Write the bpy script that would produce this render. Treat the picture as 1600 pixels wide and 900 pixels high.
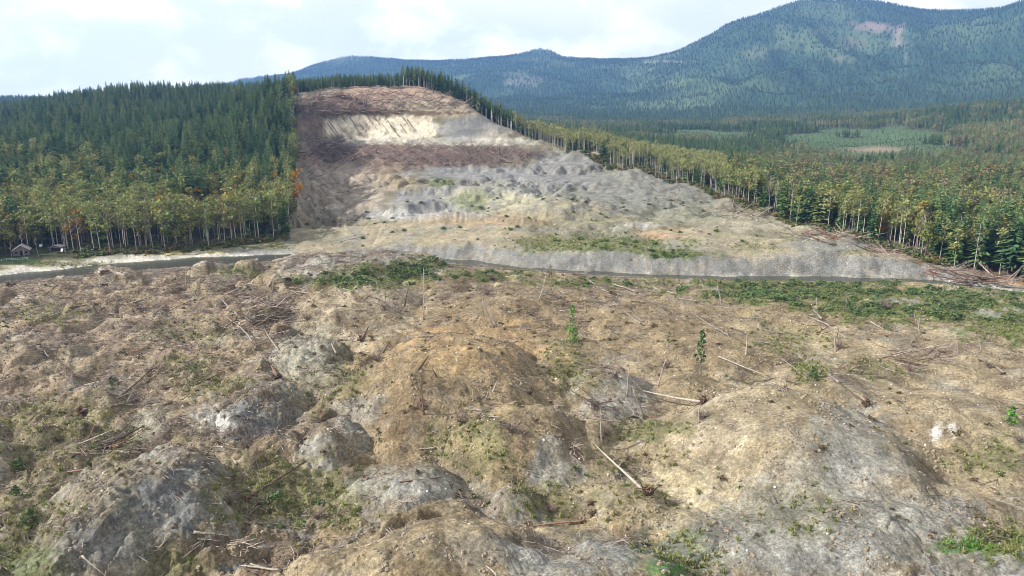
import bpy, math, random
import numpy as np
from mathutils import Vector

for o in list(bpy.data.objects): bpy.data.objects.remove(o)
S = bpy.context.scene
COL = S.collection
random.seed(7)
RNG = np.random.default_rng(7)

# ------------------------------------------------------------------ camera
W_, H_, F_ = 1600.0, 900.0, 1080.0      # photo frame and focal length in its pixels
CAM_Z = 75.0                             # drone height over the river
PITCH = math.atan((450 - 185) / F_)
cam = bpy.data.cameras.new('camera'); cam.sensor_width = 36; cam.lens = 36 * F_ / W_
cam.clip_start = 1; cam.clip_end = 60000
camo = bpy.data.objects.new('camera', cam); COL.objects.link(camo)
camo.location = (0, 0, CAM_Z); camo.rotation_euler = (math.pi / 2 - PITCH, 0, 0)
S.camera = camo

# ------------------------------------------------------------------ light
SUN_EL, SUN_AZ = math.radians(34), math.radians(-98)   # azimuth from +Y, clockwise positive: sun to the left, slightly behind
sdir = Vector((math.sin(SUN_AZ) * math.cos(SUN_EL), math.cos(SUN_AZ) * math.cos(SUN_EL), math.sin(SUN_EL)))
sl = bpy.data.lights.new('sun', 'SUN'); sl.energy = 4.8; sl.angle = math.radians(0.6); sl.color = (1.0, 0.95, 0.88)
so = bpy.data.objects.new('sun', sl); COL.objects.link(so)
so.rotation_euler = sdir.to_track_quat('Z', 'Y').to_euler()

world = bpy.data.worlds.new('World'); S.world = world; world.use_nodes = True
wn = world.node_tree; wn.nodes.clear()
def N(nt, t, **kw):
    n = nt.nodes.new(t)
    for k, v in kw.items():
        if k in n.inputs.keys(): n.inputs[k].default_value = v
        else: setattr(n, k, v)
    return n
def L(nt, a, b): nt.links.new(a, b)
def mixcol(nt, fac, a, b, blend='MIX'):
    m = nt.nodes.new('ShaderNodeMix'); m.data_type = 'RGBA'; m.blend_type = blend
    for sock, v in ((m.inputs[0], fac), (m.inputs[6], a), (m.inputs[7], b)):
        if hasattr(v, 'is_output'): nt.links.new(v, sock)
        elif isinstance(v, (int, float)): sock.default_value = v
        else: sock.default_value = (*v, 1)
    return m.outputs[2]
def maprange(nt, v, a, b, c=0.0, d=1.0):
    m = nt.nodes.new('ShaderNodeMapRange'); m.interpolation_type = 'SMOOTHSTEP'
    nt.links.new(v, m.inputs[0]); m.inputs[1].default_value = a; m.inputs[2].default_value = b
    m.inputs[3].default_value = c; m.inputs[4].default_value = d
    return m.outputs[0]
def math_(nt, op, a, b=0.0):
    m = nt.nodes.new('ShaderNodeMath'); m.operation = op
    for sock, v in ((m.inputs[0], a), (m.inputs[1], b)):
        if hasattr(v, 'is_output'): nt.links.new(v, sock)
        else: sock.default_value = v
    return m.outputs[0]

sky = N(wn, 'ShaderNodeTexSky', sky_type='NISHITA', sun_disc=False, sun_elevation=SUN_EL, sun_rotation=SUN_AZ,
        altitude=200, air_density=1.0, dust_density=1.5, ozone_density=1.0)
tc = N(wn, 'ShaderNodeTexCoord')
mp = N(wn, 'ShaderNodeMapping'); mp.inputs['Scale'].default_value = (1, 1, 2.6); L(wn, tc.outputs['Generated'], mp.inputs[0])
n1 = N(wn, 'ShaderNodeTexNoise', Scale=3.2, Detail=9, Roughness=0.56, Distortion=0.25); L(wn, mp.outputs[0], n1.inputs['Vector'])
n2 = N(wn, 'ShaderNodeTexNoise', Scale=9.0, Detail=8, Roughness=0.55, Distortion=0.2)
mp2 = N(wn, 'ShaderNodeMapping'); mp2.inputs['Scale'].default_value = (1, 1, 1.8); mp2.inputs['Location'].default_value = (0.35, 0.2, 0.1)
L(wn, tc.outputs['Generated'], mp2.inputs[0]); L(wn, mp2.outputs[0], n2.inputs['Vector'])
veil = maprange(wn, n1.outputs[0], 0.34, 0.60, 0.78, 1.0)       # thin high cloud nearly everywhere
puff = maprange(wn, n2.outputs[0], 0.46, 0.64)                   # brighter cumulus heads
c = mixcol(wn, veil, sky.outputs[0], (6.3, 6.3, 6.05))
c = mixcol(wn, math_(wn, 'MULTIPLY', puff, 0.85), c, (8.2, 8.1, 7.8))
bg = N(wn, 'ShaderNodeBackground', Strength=0.1); L(wn, c, bg.inputs[0])
L(wn, bg.outputs[0], N(wn, 'ShaderNodeOutputWorld').inputs[0])

S.view_settings.view_transform = 'Standard'; S.view_settings.look = 'None'
S.view_settings.exposure = 1.02; S.view_settings.gamma = 1.0; S.view_settings.use_curve_mapping = False
S.render.engine = 'CYCLES'
S.cycles.use_denoising = True; S.cycles.filter_width = 0.9
S.cycles.max_bounces = 4; S.cycles.diffuse_bounces = 2; S.cycles.glossy_bounces = 2
S.cycles.transparent_max_bounces = 8; S.cycles.volume_bounces = 0

# ------------------------------------------------------------------ helpers
cp, sp = math.cos(PITCH), math.sin(PITCH)
def ray(px, py):
    """(x/y, z/y) slopes of the sight line through a photo pixel; along it u = x/y is constant"""
    a = (np.asarray(px, float) - 800) / F_; b = (450 - np.asarray(py, float)) / F_
    fy = cp + b * sp
    return a / fy, (-sp + b * cp) / fy
def proj(x, y, z):
    dz = z - CAM_Z
    d = y * cp - dz * sp
    return 800 + F_ * x / d, 450 - F_ * (y * sp + dz * cp) / d
def sstep(a, b, x):
    t = np.clip((x - a) / (b - a), 0, 1); return t * t * (3 - 2 * t)

def _hash(ix, iy, s):
    h = ix.astype(np.int32).view(np.uint32) * np.uint32(374761393) + iy.astype(np.int32).view(np.uint32) * np.uint32(668265263) + np.uint32(s * 144269504 % 4294967291)
    h = (h ^ (h >> np.uint32(13))) * np.uint32(1274126177)
    return ((h ^ (h >> np.uint32(16))) & np.uint32(0xFFFFFF)).astype(np.float32) * np.float32(1 / 0xFFFFFF)
def noise(x, y, s=0):
    """gradient noise, about -1..1"""
    x = np.asarray(x, np.float32); y = np.asarray(y, np.float32); ix = np.floor(x); iy = np.floor(y); fx = x - ix; fy = y - iy
    ux = fx * fx * fx * (fx * (fx * 6 - 15) + 10); uy = fy * fy * fy * (fy * (fy * 6 - 15) + 10)
    def g(dx, dy):
        a = _hash(ix + dx, iy + dy, s) * np.float32(2 * np.pi)
        return np.cos(a) * (fx - dx) + np.sin(a) * (fy - dy)
    n0 = g(0, 0) * (1 - ux) + g(1, 0) * ux; n1 = g(0, 1) * (1 - ux) + g(1, 1) * ux
    return (n0 * (1 - uy) + n1 * uy) * 1.6
def fbm(x, y, s=0, o=4, gain=0.5):
    t = 0; a = 1.0
    for i in range(o):
        t = t + a * noise(x, y, s + i * 17); x = x * 2.03 + 5.1; y = y * 2.03 - 3.7; a *= gain
    return t
def cells(x, y, s=0):
    """distance to nearest jittered cell point, and that cell's random"""
    x = np.asarray(x, np.float32); y = np.asarray(y, np.float32); ix = np.floor(x); iy = np.floor(y)
    best = np.full(x.shape, 9.0, np.float32); rnd = np.zeros(x.shape, np.float32)
    for dx in (-1, 0, 1):
        for dy in (-1, 0, 1):
            cx = ix + dx; cy = iy + dy
            d = np.hypot(cx + _hash(cx, cy, s) - x, cy + _hash(cx, cy, s + 5) - y)
            m = d < best
            best = np.where(m, d, best); rnd = np.where(m, _hash(cx, cy, s + 9), rnd)
    return best, rnd

# ------------------------------------------------------------------ terrain: heights
# survey points: photo pixel where the bare ground is seen and its distance ahead (or its height if the 4th value is 'z')
SURVEY = []
for py in (1100, 900, 760, 640, 540, 480):
    for px in (-700, -200, 200, 600, 1000, 1400, 1800, 2400):
        SURVEY.append((px, py, 5.0 + (2.0 if 300 < px < 1300 and py < 700 else 0), 'z'))
SURVEY += [(-700, 470, 3, 'z'), (0, 455, 2.2, 'z'), (200, 434, 2.0, 'z'), (400, 425, 3, 'z'), (560, 450, 6, 'z'), (800, 450, 6, 'z'), (1000, 455, 5, 'z'),
           (1200, 460, 3, 'z'), (1400, 470, 2.5, 'z'), (1600, 500, 2.5, 'z'), (1900, 530, 2.5, 'z'), (2400, 560, 3, 'z'),
           # far side of the river
           (-300, 425, 2.5, 'z'), (0, 412, 2.5, 'z'), (150, 396, 3, 'z'), (300, 387, 3, 'z'), (450, 372, 5, 'z'), (500, 366, 7, 'z'),
           (600, 372, 9, 'z'), (700, 372, 10, 'z'), (800, 380, 10, 'z'), (950, 385, 10, 'z'), (1100, 392, 10, 'z'), (1200, 393, 10, 'z'), (1300, 402, 8.5, 'z'),
           (1400, 418, 6, 'z'), (1500, 436, 3, 'z'), (1600, 447, 2.5, 'z'), (1800, 490, 3, 'z'),
           (480, 348, 8, 'z'), (600, 348, 5, 'z'), (650, 336, 4.5, 'z'), (700, 333, 540, 'd'), (620, 330, 530, 'd'),
           (860, 315, 19, 'z'), (800, 335, 12, 'z'), (930, 322, 14, 'z'), (860, 306, 560, 'd'), (1000, 340, 9, 'z'), (1100, 352, 9, 'z'), (1000, 315, 11, 'z'),
           (1180, 352, 8, 'z'), (1240, 360, 8, 'z'), (1350, 386, 8, 'z'), (1450, 412, 6, 'z'), (1550, 437, 4, 'z'),
           # scar floor, benches and benches' bluffs
           (620, 295, 592, 'd'), (700, 292, 595, 'd'), (800, 293, 600, 'd'), (880, 290, 610, 'd'), (700, 284, 640, 'd'), (800, 272, 670, 'd'), (900, 275, 650, 'd'),
           (1000, 285, 610, 'd'), (1060, 305, 560, 'd'), (950, 258, 690, 'd'), (560, 300, 600, 'd'), (540, 330, 530, 'd'), (500, 310, 560, 'd'), (474, 335, 490, 'd'), (474, 300, 565, 'd'),
           (472, 260, 665, 'd'), (560, 262, 690, 'd'), (640, 262, 700, 'd'), (720, 258, 710, 'd'), (820, 252, 725, 'd'),
           (480, 235, 730, 'd'), (560, 232, 760, 'd'), (650, 228, 775, 'd'), (740, 228, 775, 'd'), (830, 238, 755, 'd'), (870, 246, 730, 'd'),
           (474, 208, 790, 'd'), (500, 216, 795, 'd'), (580, 220, 800, 'd'), (660, 218, 805, 'd'), (740, 217, 805, 'd'), (800, 224, 790, 'd'),
           (480, 178, 815, 'd'), (560, 178, 838, 'd'), (650, 180, 842, 'd'), (740, 190, 830, 'd'), (790, 210, 812, 'd'),
           (468, 160, 810, 'd'), (500, 144, 868, 'd'), (560, 140, 885, 'd'), (650, 142, 885, 'd'), (700, 154, 870, 'd'), (730, 166, 862, 'd'), (760, 183, 848, 'd'), (800, 203, 825, 'd'), (850, 226, 785, 'd'),
           (500, 141, 960, 'd'), (600, 139, 1000, 'd'), (700, 156, 950, 'd'), (760, 190, 930, 'd'), (800, 210, 900, 'd'), (850, 228, 850, 'd'), (600, 160, 1250, 'd'), (720, 185, 1200, 'd'), (830, 215, 1050, 'd'),
           # ridge and low ground to the right of the scar
           (900, 240, 722, 'd'), (1000, 266, 640, 'd'), (1100, 296, 575, 'd'), (1135, 322, 520, 'd'),
           (900, 236, 780, 'd'), (1000, 258, 700, 'd'), (1100, 286, 640, 'd'), (880, 232, 950, 'd'), (1000, 255, 850, 'd'), (1100, 275, 800, 'd'),
           (1250, 330, 560, 'd'), (1400, 340, 500, 'd'), (1600, 400, 370, 'd'), (1300, 292, 740, 'd'), (1500, 300, 640, 'd'), (1800, 380, 400, 'd'), (1900, 300, 650, 'd'),
           (1200, 276, 940, 'd'), (1400, 274, 940, 'd'), (1600, 280, 840, 'd'), (1300, 258, 1080, 'd'), (1420, 256, 1080, 'd'), (1300, 242, 1280, 'd'), (1400, 212, 1600, 'd'), (1200, 228, 1450, 'd'), (1550, 225, 1200, 'd'), (1000, 225, 1300, 'd'),
           (900, 215, 1500, 'd'), (1000, 204, 1900, 'd'), (1150, 195, 2200, 'd'), (1350, 185, 2300, 'd'), (1500, 170, 2100, 'd'), (1620, 160, 1900, 'd'), (1900, 160, 1900, 'd'),
           (900, 200, 2300, 'd'), (1000, 188, 2900, 'd'), (1200, 178, 3000, 'd'), (1400, 175, 2900, 'd'), (1600, 165, 2700, 'd'),
           # forested hill on the left
           (-700, 400, 380, 'd'), (-400, 330, 480, 'd'), (50, 330, 470, 'd'), (200, 310, 510, 'd'), (350, 300, 540, 'd'), (440, 300, 520, 'd'),
           (50, 260, 620, 'd'), (200, 235, 700, 'd'), (350, 225, 740, 'd'), (440, 250, 600, 'd'), (440, 192, 720, 'd'), (440, 166, 830, 'd'), (445, 152, 900, 'd'),
           (0, 214, 850, 'd'), (150, 185, 950, 'd'), (300, 180, 960, 'd'), (400, 172, 960, 'd'), (0, 191, 1060, 'd'), (60, 178, 1100, 'd'), (110, 160, 1120, 'd'), (200, 153, 1130, 'd'), (330, 152, 1100, 'd'), (420, 150, 1050, 'd'),
           (-300, 210, 1000, 'd'), (-700, 220, 1000, 'd'), (200, 170, 1500, 'd'), (350, 170, 1500, 'd'), (0, 185, 1400, 'd'), (100, 178, 1900, 'd'), (-400, 185, 1900, 'd'),
           (30, 158, 2600, 'd'), (-300, 155, 2600, 'd'), (200, 165, 2600, 'd'), (400, 168, 2600, 'd'), (600, 170, 2500, 'd'), (0, 175, 4000, 'd'), (250, 172, 4000, 'd'), (-700, 150, 3500, 'd'),
           # mountains
           (340, 140, 6800, 'd'), (400, 129, 7000, 'd'), (470, 113, 7200, 'd'), (520, 95, 7400, 'd'), (560, 90, 7500, 'd'), (620, 94, 7500, 'd'), (680, 99, 7500, 'd'), (740, 94, 7400, 'd'), (800, 87, 7300, 'd'),
           (855, 82, 7300, 'd'), (890, 92, 7300, 'd'), (960, 96, 7300, 'd'), (1030, 99, 7200, 'd'), (1080, 97, 7000, 'd'),
           (560, 150, 5200, 'd'), (700, 150, 5000, 'd'), (850, 140, 5200, 'd'), (960, 145, 5000, 'd'), (820, 165, 4000, 'd'), (650, 170, 3800, 'd'), (450, 160, 4800, 'd'),
           (500, 150, 9500, 'd'), (800, 145, 9500, 'd'), (1000, 150, 9500, 'd'), (300, 165, 9500, 'd'),
           (1060, 95, 5600, 'd'), (1100, 70, 5600, 'd'), (1140, 44, 5600, 'd'), (1180, 28, 5600, 'd'), (1220, 12, 5700, 'd'), (1260, 2, 5700, 'd'), (1310, 1, 5700, 'd'), (1360, 2, 5650, 'd'), (1410, 16, 5500, 'd'),
           (1450, 24, 5400, 'd'), (1490, 28, 5300, 'd'), (1540, 25, 5000, 'd'), (1600, 4, 4700, 'd'), (1700, -40, 4500, 'd'), (1900, -60, 4500, 'd'), (2300, 0, 4500, 'd'),
           (1130, 120, 4500, 'd'), (1250, 85, 4700, 'd'), (1350, 75, 4700, 'd'), (1420, 90, 4500, 'd'), (1470, 120, 4000, 'd'), (1550, 90, 4100, 'd'), (1650, 70, 3900, 'd'),
           (1060, 165, 3800, 'd'), (1250, 150, 3700, 'd'), (1400, 155, 3500, 'd'), (1560, 145, 3300, 'd'), (1700, 130, 3200, 'd'), (1200, 150, 8500, 'd'), (1500, 150, 8500, 'd'), (1900, 120, 8500, 'd'), (2300, 140, 3000, 'd')]
cu, cv, cq = [], [], []
for px, py, t, k in SURVEY:
    u, s = ray(px, py)
    if k == 'z': D = (CAM_Z - t) / -s
    else: D = t
    cu.append(float(u)); cv.append(math.log(D)); cq.append((CAM_Z + s * D) / D)
for u in (-2.2, 2.2):
    for D in (50, 120, 250, 330): cu.append(u); cv.append(math.log(D)); cq.append(4 / D)
for u in (-2, -1, 0, 1, 2):
    cu.append(u); cv.append(math.log(45)); cq.append(4 / 45); cu.append(u); cv.append(math.log(14000)); cq.append(0.008)
cu, cv, cq = map(np.array, (cu, cv, cq))
K = lambda r2: -np.sqrt(r2 + 0.02 ** 2)
A = np.zeros((len(cu) + 1,) * 2); A[:-1, :-1] = K((cu[:, None] - cu) ** 2 + (cv[:, None] - cv) ** 2) - 0.004 * np.eye(len(cu)); A[-1, :-1] = A[:-1, -1] = 1
wts = np.linalg.solve(A, np.append(cq, 0))

# grid: rows by distance (dense where the photo looks closely), columns by bearing
dd = np.concatenate([np.arange(45, 2000, 0.05), np.arange(2000, 8900, 2.0)])
dens = 81000 * 0.60 / dd ** 2 * sstep(70, 90, dd) + 3.0 / dd * 10 * (dd < 112)
dens = np.maximum(dens, np.where(dd < 1500, 200 / dd, 110 / dd) * sstep(95, 115, dd))
dens = np.where((dd > 560) & (dd < 900), dens * 1.7, dens)
cum = np.concatenate([[0], np.cumsum((dens[1:] + dens[:-1]) / 2 * np.diff(dd))])
NR = int(cum[-1]); ROW = np.interp(np.linspace(0, cum[-1], NR), cum, dd)
UC = np.concatenate([np.linspace(-1.3, -0.82, 40, endpoint=False), np.linspace(-0.82, 0.82, 800), np.linspace(0.82, 1.3, 41)[1:]])
NC = len(UC)
U, D = np.meshgrid(UC.astype(np.float32), ROW.astype(np.float32)); X = U * D; Y = D
# interpolate the survey on a coarse grid, then refine
gu = np.linspace(-1.7, 1.7, 300); gv = np.linspace(math.log(45), math.log(13000), 420)
GU, GV = np.meshgrid(gu, gv); Q = np.full(GU.shape, wts[-1])
for i in range(len(cu)): Q += wts[i] * K((GU - cu[i]) ** 2 + (GV - cv[i]) ** 2)
def bil(G, u, v):
    fu = np.clip((u - gu[0]) / (gu[1] - gu[0]), 0, len(gu) - 1.001); fv = np.clip((v - gv[0]) / (gv[1] - gv[0]), 0, len(gv) - 1.001)
    i = fu.astype(int); j = fv.astype(int); a = fu - i; b = fv - j
    return (G[j, i] * (1 - a) + G[j, i + 1] * a) * (1 - b) + (G[j + 1, i] * (1 - a) + G[j + 1, i + 1] * a) * b
BASE = (bil(Q, U, np.log(D)) * D).astype(np.float32)
BX, BY = proj(X, Y, BASE)            # where bare undisturbed ground shows in the photo frame, used to lay out mounds and soils

def hit_on(Z, px, py):
    u, s = ray(px, py); u = float(u); s = float(s)
    j = np.interp(u, UC, np.arange(NC)); j0 = min(int(j), NC - 2); f = j - j0
    z = Z[:, j0] * (1 - f) + Z[:, j0 + 1] * f
    k = np.nonzero((z >= CAM_Z + s * ROW) & (ROW > 90))[0]
    if not len(k): return None
    k = k[0]; Dh = ROW[k]
    if k > 0:
        a = z[k - 1] - CAM_Z - s * ROW[k - 1]; b = z[k] - CAM_Z - s * ROW[k]
        Dh = ROW[k - 1] + (ROW[k] - ROW[k - 1]) * (-a / (b - a + 1e-9))
    return (u * Dh, Dh, CAM_Z + s * Dh)

# river course (photo pixel of the water line -> plan)
RIV = []
for px, py in ((-900, 560), (-400, 478), (-150, 450), (0, 437), (120, 424), (260, 412), (420, 403), (560, 404), (690, 409), (800, 419), (900, 427), (1000, 432), (1130, 437), (1280, 438), (1400, 438), (1480, 444), (1540, 452), (1600, 460), (1750, 482), (2100, 540)):
    u, s = ray(px, py); d = CAM_Z / -s; RIV.append((u * d, d))
RIV = np.array(RIV)
ts = np.linspace(0, len(RIV) - 1, 200)
RX = np.interp(ts, np.arange(len(RIV)), RIV[:, 0]); RY = np.interp(ts, np.arange(len(RIV)), RIV[:, 1])
for _ in range(3):
    RX[1:-1] = (RX[:-2] + RX[1:-1] * 2 + RX[2:]) / 4; RY[1:-1] = (RY[:-2] + RY[1:-1] * 2 + RY[2:]) / 4
RYC = np.interp(X, RX, RY)                      # river line as y(x)
RW = np.interp(X, [-300, -150, -90, 0, 60, 250, 400], [13, 14, 9, 6, 5.0, 6, 8])   # half width
rd = Y - RYC + noise(X / 34, Y / 34, 2) * 3.0 + noise(X / 13, Y / 13, 3) * 2.2 + noise(X / 4, Y / 4, 4) * .8           # signed distance beyond the river line
FGM = sstep(6, -30, rd)                          # near side of the river
FAR = 1 - FGM
SCAR = sstep(430, 460, BX) * sstep(1180, 1050, BX) * sstep(330, 352, D) * (D < 900)

# mounds: photo x, y of the middle, half width and half depth in px, height m, kind, power
MOUNDS = [
 (408, 640, 62, 40, 8.0, 'dark', 1.0), (268, 664, 100, 40, 5.5, 'tan', 1.3), (200, 812, 158, 88, 10.5, 'grey', 1.1), (272, 768, 80, 48, 8.5, 'grey', 1.1), (524, 695, 46, 38, 5.5, 'grey', 1.2),
 (802, 788, 62, 38, 4.6, 'grey', 1.3), (869, 746, 40, 26, 2.6, 'grey', 1.3), (812, 680, 118, 62, 7.5, 'ochre', 1.4), (705, 585, 165, 80, 10.5, 'ochre', 1.4), (590, 610, 80, 60, 5.0, 'ochre', 1.4),
 (680, 890, 210, 80, 8.0, 'tan', 1.3), (930, 900, 150, 60, 5.5, 'grey', 1.3), (1235, 690, 215, 110, 11.5, 'tan', 1.5), (1120, 700, 90, 70, 5.0, 'pale', 1.4), (1330, 830, 230, 90, 5.5, 'grey', 1.4),
 (1490, 655, 130, 70, 6.0, 'tan', 1.4), (952, 610, 62, 42, 5.0, 'grey', 1.3), (1085, 612, 75, 40, 4.0, 'ochre', 1.4), (775, 482, 140, 40, 6.0, 'ochre', 1.4), (560, 478, 110, 48, 7.0, 'pale', 1.3),
 (480, 560, 70, 60, 5.0, 'grey', 1.4), (330, 486, 60, 28, 4.0, 'tan', 1.3), (1205, 482, 70, 26, 4.0, 'ochre', 1.4), (1380, 540, 110, 42, 4.5, 'tan', 1.4), (1520, 560, 120, 40, 4.5, 'tan', 1.4), (1590, 590, 80, 40, 4.0, 'tan', 1.4),
 (338, 892, 52, 30, 4.0, 'dark', 1.0), (436, 842, 28, 20, 2.2, 'dark', 1.0), (628, 770, 95, 50, 5.0, 'grey', 1.3), (416, 706, 36, 28, 2.8, 'ochre', 1.3), (985, 795, 75, 50, 3.6, 'tan', 1.4), (1560, 890, 120, 40, 3.0, 'grey', 1.4),
 (1000, 500, 110, 36, 4.5, 'ochre', 1.4), (1100, 540, 120, 36, 4.0, 'ochre', 1.4), (880, 560, 60, 40, 3.0, 'ochre', 1.4), (50, 590, 60, 26, 3.5, 'tan', 1.3), (140, 575, 50, 24, 3.0, 'tan', 1.3), (30, 500, 70, 20, 3.0, 'tan', 1.3),
 (180, 470, 110, 22, 3.0, 'tan', 1.3), (80, 455, 80, 14, 2.5, 'tan', 1.3), (220, 540, 60, 24, 3.5, 'tan', 1.2), (160, 620, 60, 26, 3.5, 'grey', 1.3), (60, 660, 60, 30, 3.0, 'tan', 1.4), (100, 720, 60, 30, 3.0, 'tan', 1.3), (20, 800, 60, 40, 3.0, 'tan', 1.3),
 (380, 800, 50, 40, 3.4, 'tan', 1.3), (450, 760, 60, 40, 2.2, 'tan', 1.3), (700, 650, 60, 40, 3.0, 'ochre', 1.3), (640, 690, 60, 45, 3.4, 'ochre', 1.4), (590, 540, 60, 34, 4.0, 'pale', 1.3), (1290, 600, 90, 40, 4.5, 'tan', 1.4),
 (1430, 720, 80, 40, 4.0, 'tan', 1.4), (1560, 740, 90, 34, 3.0, 'tan', 1.4), (1480, 790, 110, 36, 3.6, 'pale', 1.4), (930, 680, 60, 36, 3.0, 'tan', 1.4), (1300, 505, 80, 26, 3.0, 'ochre', 1.4), (1470, 520, 60, 22, 3.0, 'tan', 1.4),
 (700, 440, 90, 16, 4.0, 'ochre', 1.3), (880, 460, 90, 22, 4.0, 'ochre', 1.3), (1080, 470, 90, 20, 3.5, 'ochre', 1.3), (420, 480, 60, 26, 2.0, 'tan', 1.3), (380, 560, 60, 36, 3.0, 'tan', 1.3), (260, 590, 60, 30, 3.0, 'tan', 1.3),
 # knolls beyond and beside the river
 (560, 436, 125, 26, 10.5, 'grey', 1.1), (640, 432, 75, 20, 6.5, 'grey', 1.2), (470, 428, 60, 22, 7.0, 'pale', 1.2), (735, 318, 120, 15, 8.0, 'grey', 1.1), (480, 385, 60, 14, 5.0, 'pale', 1.3), (690, 362, 130, 15, 9.0, 'pale', 1.2), (600, 360, 60, 10, 4.0, 'pale', 1.2), (860, 335, 110, 20, 8.0, 'pale', 1.3), (800, 350, 60, 12, 4.0, 'pale', 1.3), (950, 340, 45, 14, 4.0, 'pale', 1.2),
 (1090, 372, 95, 14, 4.0, 'pale', 1.4), (1190, 384, 80, 12, 3.5, 'pale', 1.4), (1030, 362, 50, 10, 3.0, 'ochre', 1.4), (1300, 392, 70, 10, 2.5, 'grey', 1.4),
 (1410, 478, 40, 8, 2.0, 'grey', 1.4), (1560, 495, 46, 9, 2.2, 'grey', 1.4)]
wx = X + fbm(X / 16, Y / 16, 21, 3) * 3.2; wy = Y + fbm(X / 16, Y / 16, 31, 3) * 3.2
dome = np.zeros_like(X); MK = {k: np.zeros_like(X, dtype=np.float32) for k in ('dark', 'tan', 'grey', 'ochre', 'pale')}
for px, py, hw, hd, h, kind, e in MOUNDS:
    c0 = hit_on(BASE, px, py)
    if c0 is None: continue
    h *= 1.18 if py > 450 else 1.0; py = py + .42 * h * F_ / math.hypot(c0[1], 75) * (py > 450)
    c0 = hit_on(BASE, px, py); a = hit_on(BASE, px, py - hd); b = hit_on(BASE, px, py + hd)
    if c0 is None: continue
    rx = hw * math.hypot(c0[1], 75) / F_ * 1.12; ry = max(0.55 * rx, 0.55 * ((a[1] if a else c0[1] * 1.2) - (b[1] if b else c0[1] * .85)))
    ry = min(ry, 1.5 * rx)
    m = (np.abs(X - c0[0]) < rx * 1.6 + 8) & (np.abs(Y - c0[1]) < ry * 1.6 + 8)
    r2 = ((wx[m] - c0[0]) / rx) ** 2 + ((wy[m] - c0[1]) / ry) ** 2
    f = (np.clip(1 - np.sqrt(r2), 0, 1) ** 1.0 * .6 + np.clip(1 - r2, 0, 1) * .4) if e == 1.0 else np.clip(1 - r2, 0, 1) ** (e * .85)
    nd = np.maximum(dome[m], f * h); win = f * h >= dome[m]
    MK[kind][m] = np.maximum(MK[kind][m], np.where(win | (f > .4), sstep(0.04, 0.35, f), 0)); dome[m] = nd
DEB0 = sstep(430, 470, BX) * sstep(640, 540, D) * sstep(1420, 1300, BX)
f0, rn0 = cells(wx / 19 + 3, wy / 15, 12); med = FGM * np.clip(1 - (f0 / .72) ** 2, 0, 1) ** .9 * (1.0 + 4.6 * rn0 ** 1.5) * (.5 + .8 * sstep(900, 500, BX)) * np.clip(sstep(0, 30, -rd), 0, 1)
f9, rn9 = cells(wx / 24 + 9, wy / 20, 14); med = med + FAR * DEB0 * sstep(10, 26, rd) * np.clip(1 - (f9 / .7) ** 2, 0, 1) * (1 + 4.5 * rn9)
f8, rn8 = cells(wx / 11 + 5, wy / 9, 15); med = np.maximum(med, FGM * sstep(760, 520, BX) * np.clip(1 - (f8 / .66) ** 2, 0, 1) * (.8 + 3.0 * rn8) * np.clip(sstep(0, 30, -rd), 0, 1))
med = med * (1 + .3 * sstep(190, 270, D) * FGM) * np.where(rd < 0, sstep(8, 75, -rd) * .8 + .2, 1)
med = med * (1 - .75 * sstep(.8, 3.0, dome) * FGM)
Z = BASE + (np.maximum(dome, 0) ** 3 + med ** 3) ** (1 / 3)
# hummocky small relief on the debris
near_river = sstep(0, 40, -rd) + (rd > 0)
DEB = np.clip(FGM + SCAR * 0.8 + FAR * sstep(430, 470, BX) * sstep(600, 520, D) * sstep(1500, 1380, BX), 0, 1)
rough = 0.6 + 0.85 * sstep(720, 380, BX) + 0.25 * sstep(-0.2, 0.5, noise(X / 40, Y / 40, 77))    # left half is choppier
smoothm = np.clip(MK['tan'] * sstep(900, 1050, BX) + MK['pale'] * sstep(900, 1050, BX), 0, 1)
rough = rough * (1 - 0.6 * smoothm)
rough = rough * (.3 + .7 * np.clip(near_river, 0, 1))
f1, rn = cells(wx / 9, wy / 9, 2); Z = Z + DEB * rough * np.clip(1 - f1 * f1 * 1.5, 0, 1) * (0.2 + 1.5 * rn) * 0.62
f2, rn2 = cells(wx / 4.6 + 7, wy / 4.6, 3); Z = Z + DEB * rough * np.clip(1 - f2 * f2 * 1.4, 0, 1) * rn2 * 0.5
f3, rn3 = cells(X / 1.9 + 3, Y / 1.9, 5); Z = Z + DEB * rough * np.clip(1 - f3 * f3 * 1.5, 0, 1) * rn3 ** 2 * 0.42 * sstep(700, 300, D)
Z = Z + DEB * (fbm(X / 20, Y / 20, 41, 3) * 0.9 + fbm(X / 3, Y / 3, 45, 4, 0.6) * 0.26 * rough)
# clods and rills of the bare clay
rill = 1 - np.abs(noise((X + Y * 0.5) / 1.7, (Y - X * 0.5) / 6, 51)); clay = np.clip(MK['dark'] + MK['grey'] * 0.45, 0, 1)
Z = Z - clay * sstep(0.6, 1, rill) * 0.3 + MK['dark'] * (np.abs(fbm(X / 4.5, Y / 4.5, 53, 3, .45)) * 0.9 - .3)
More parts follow.
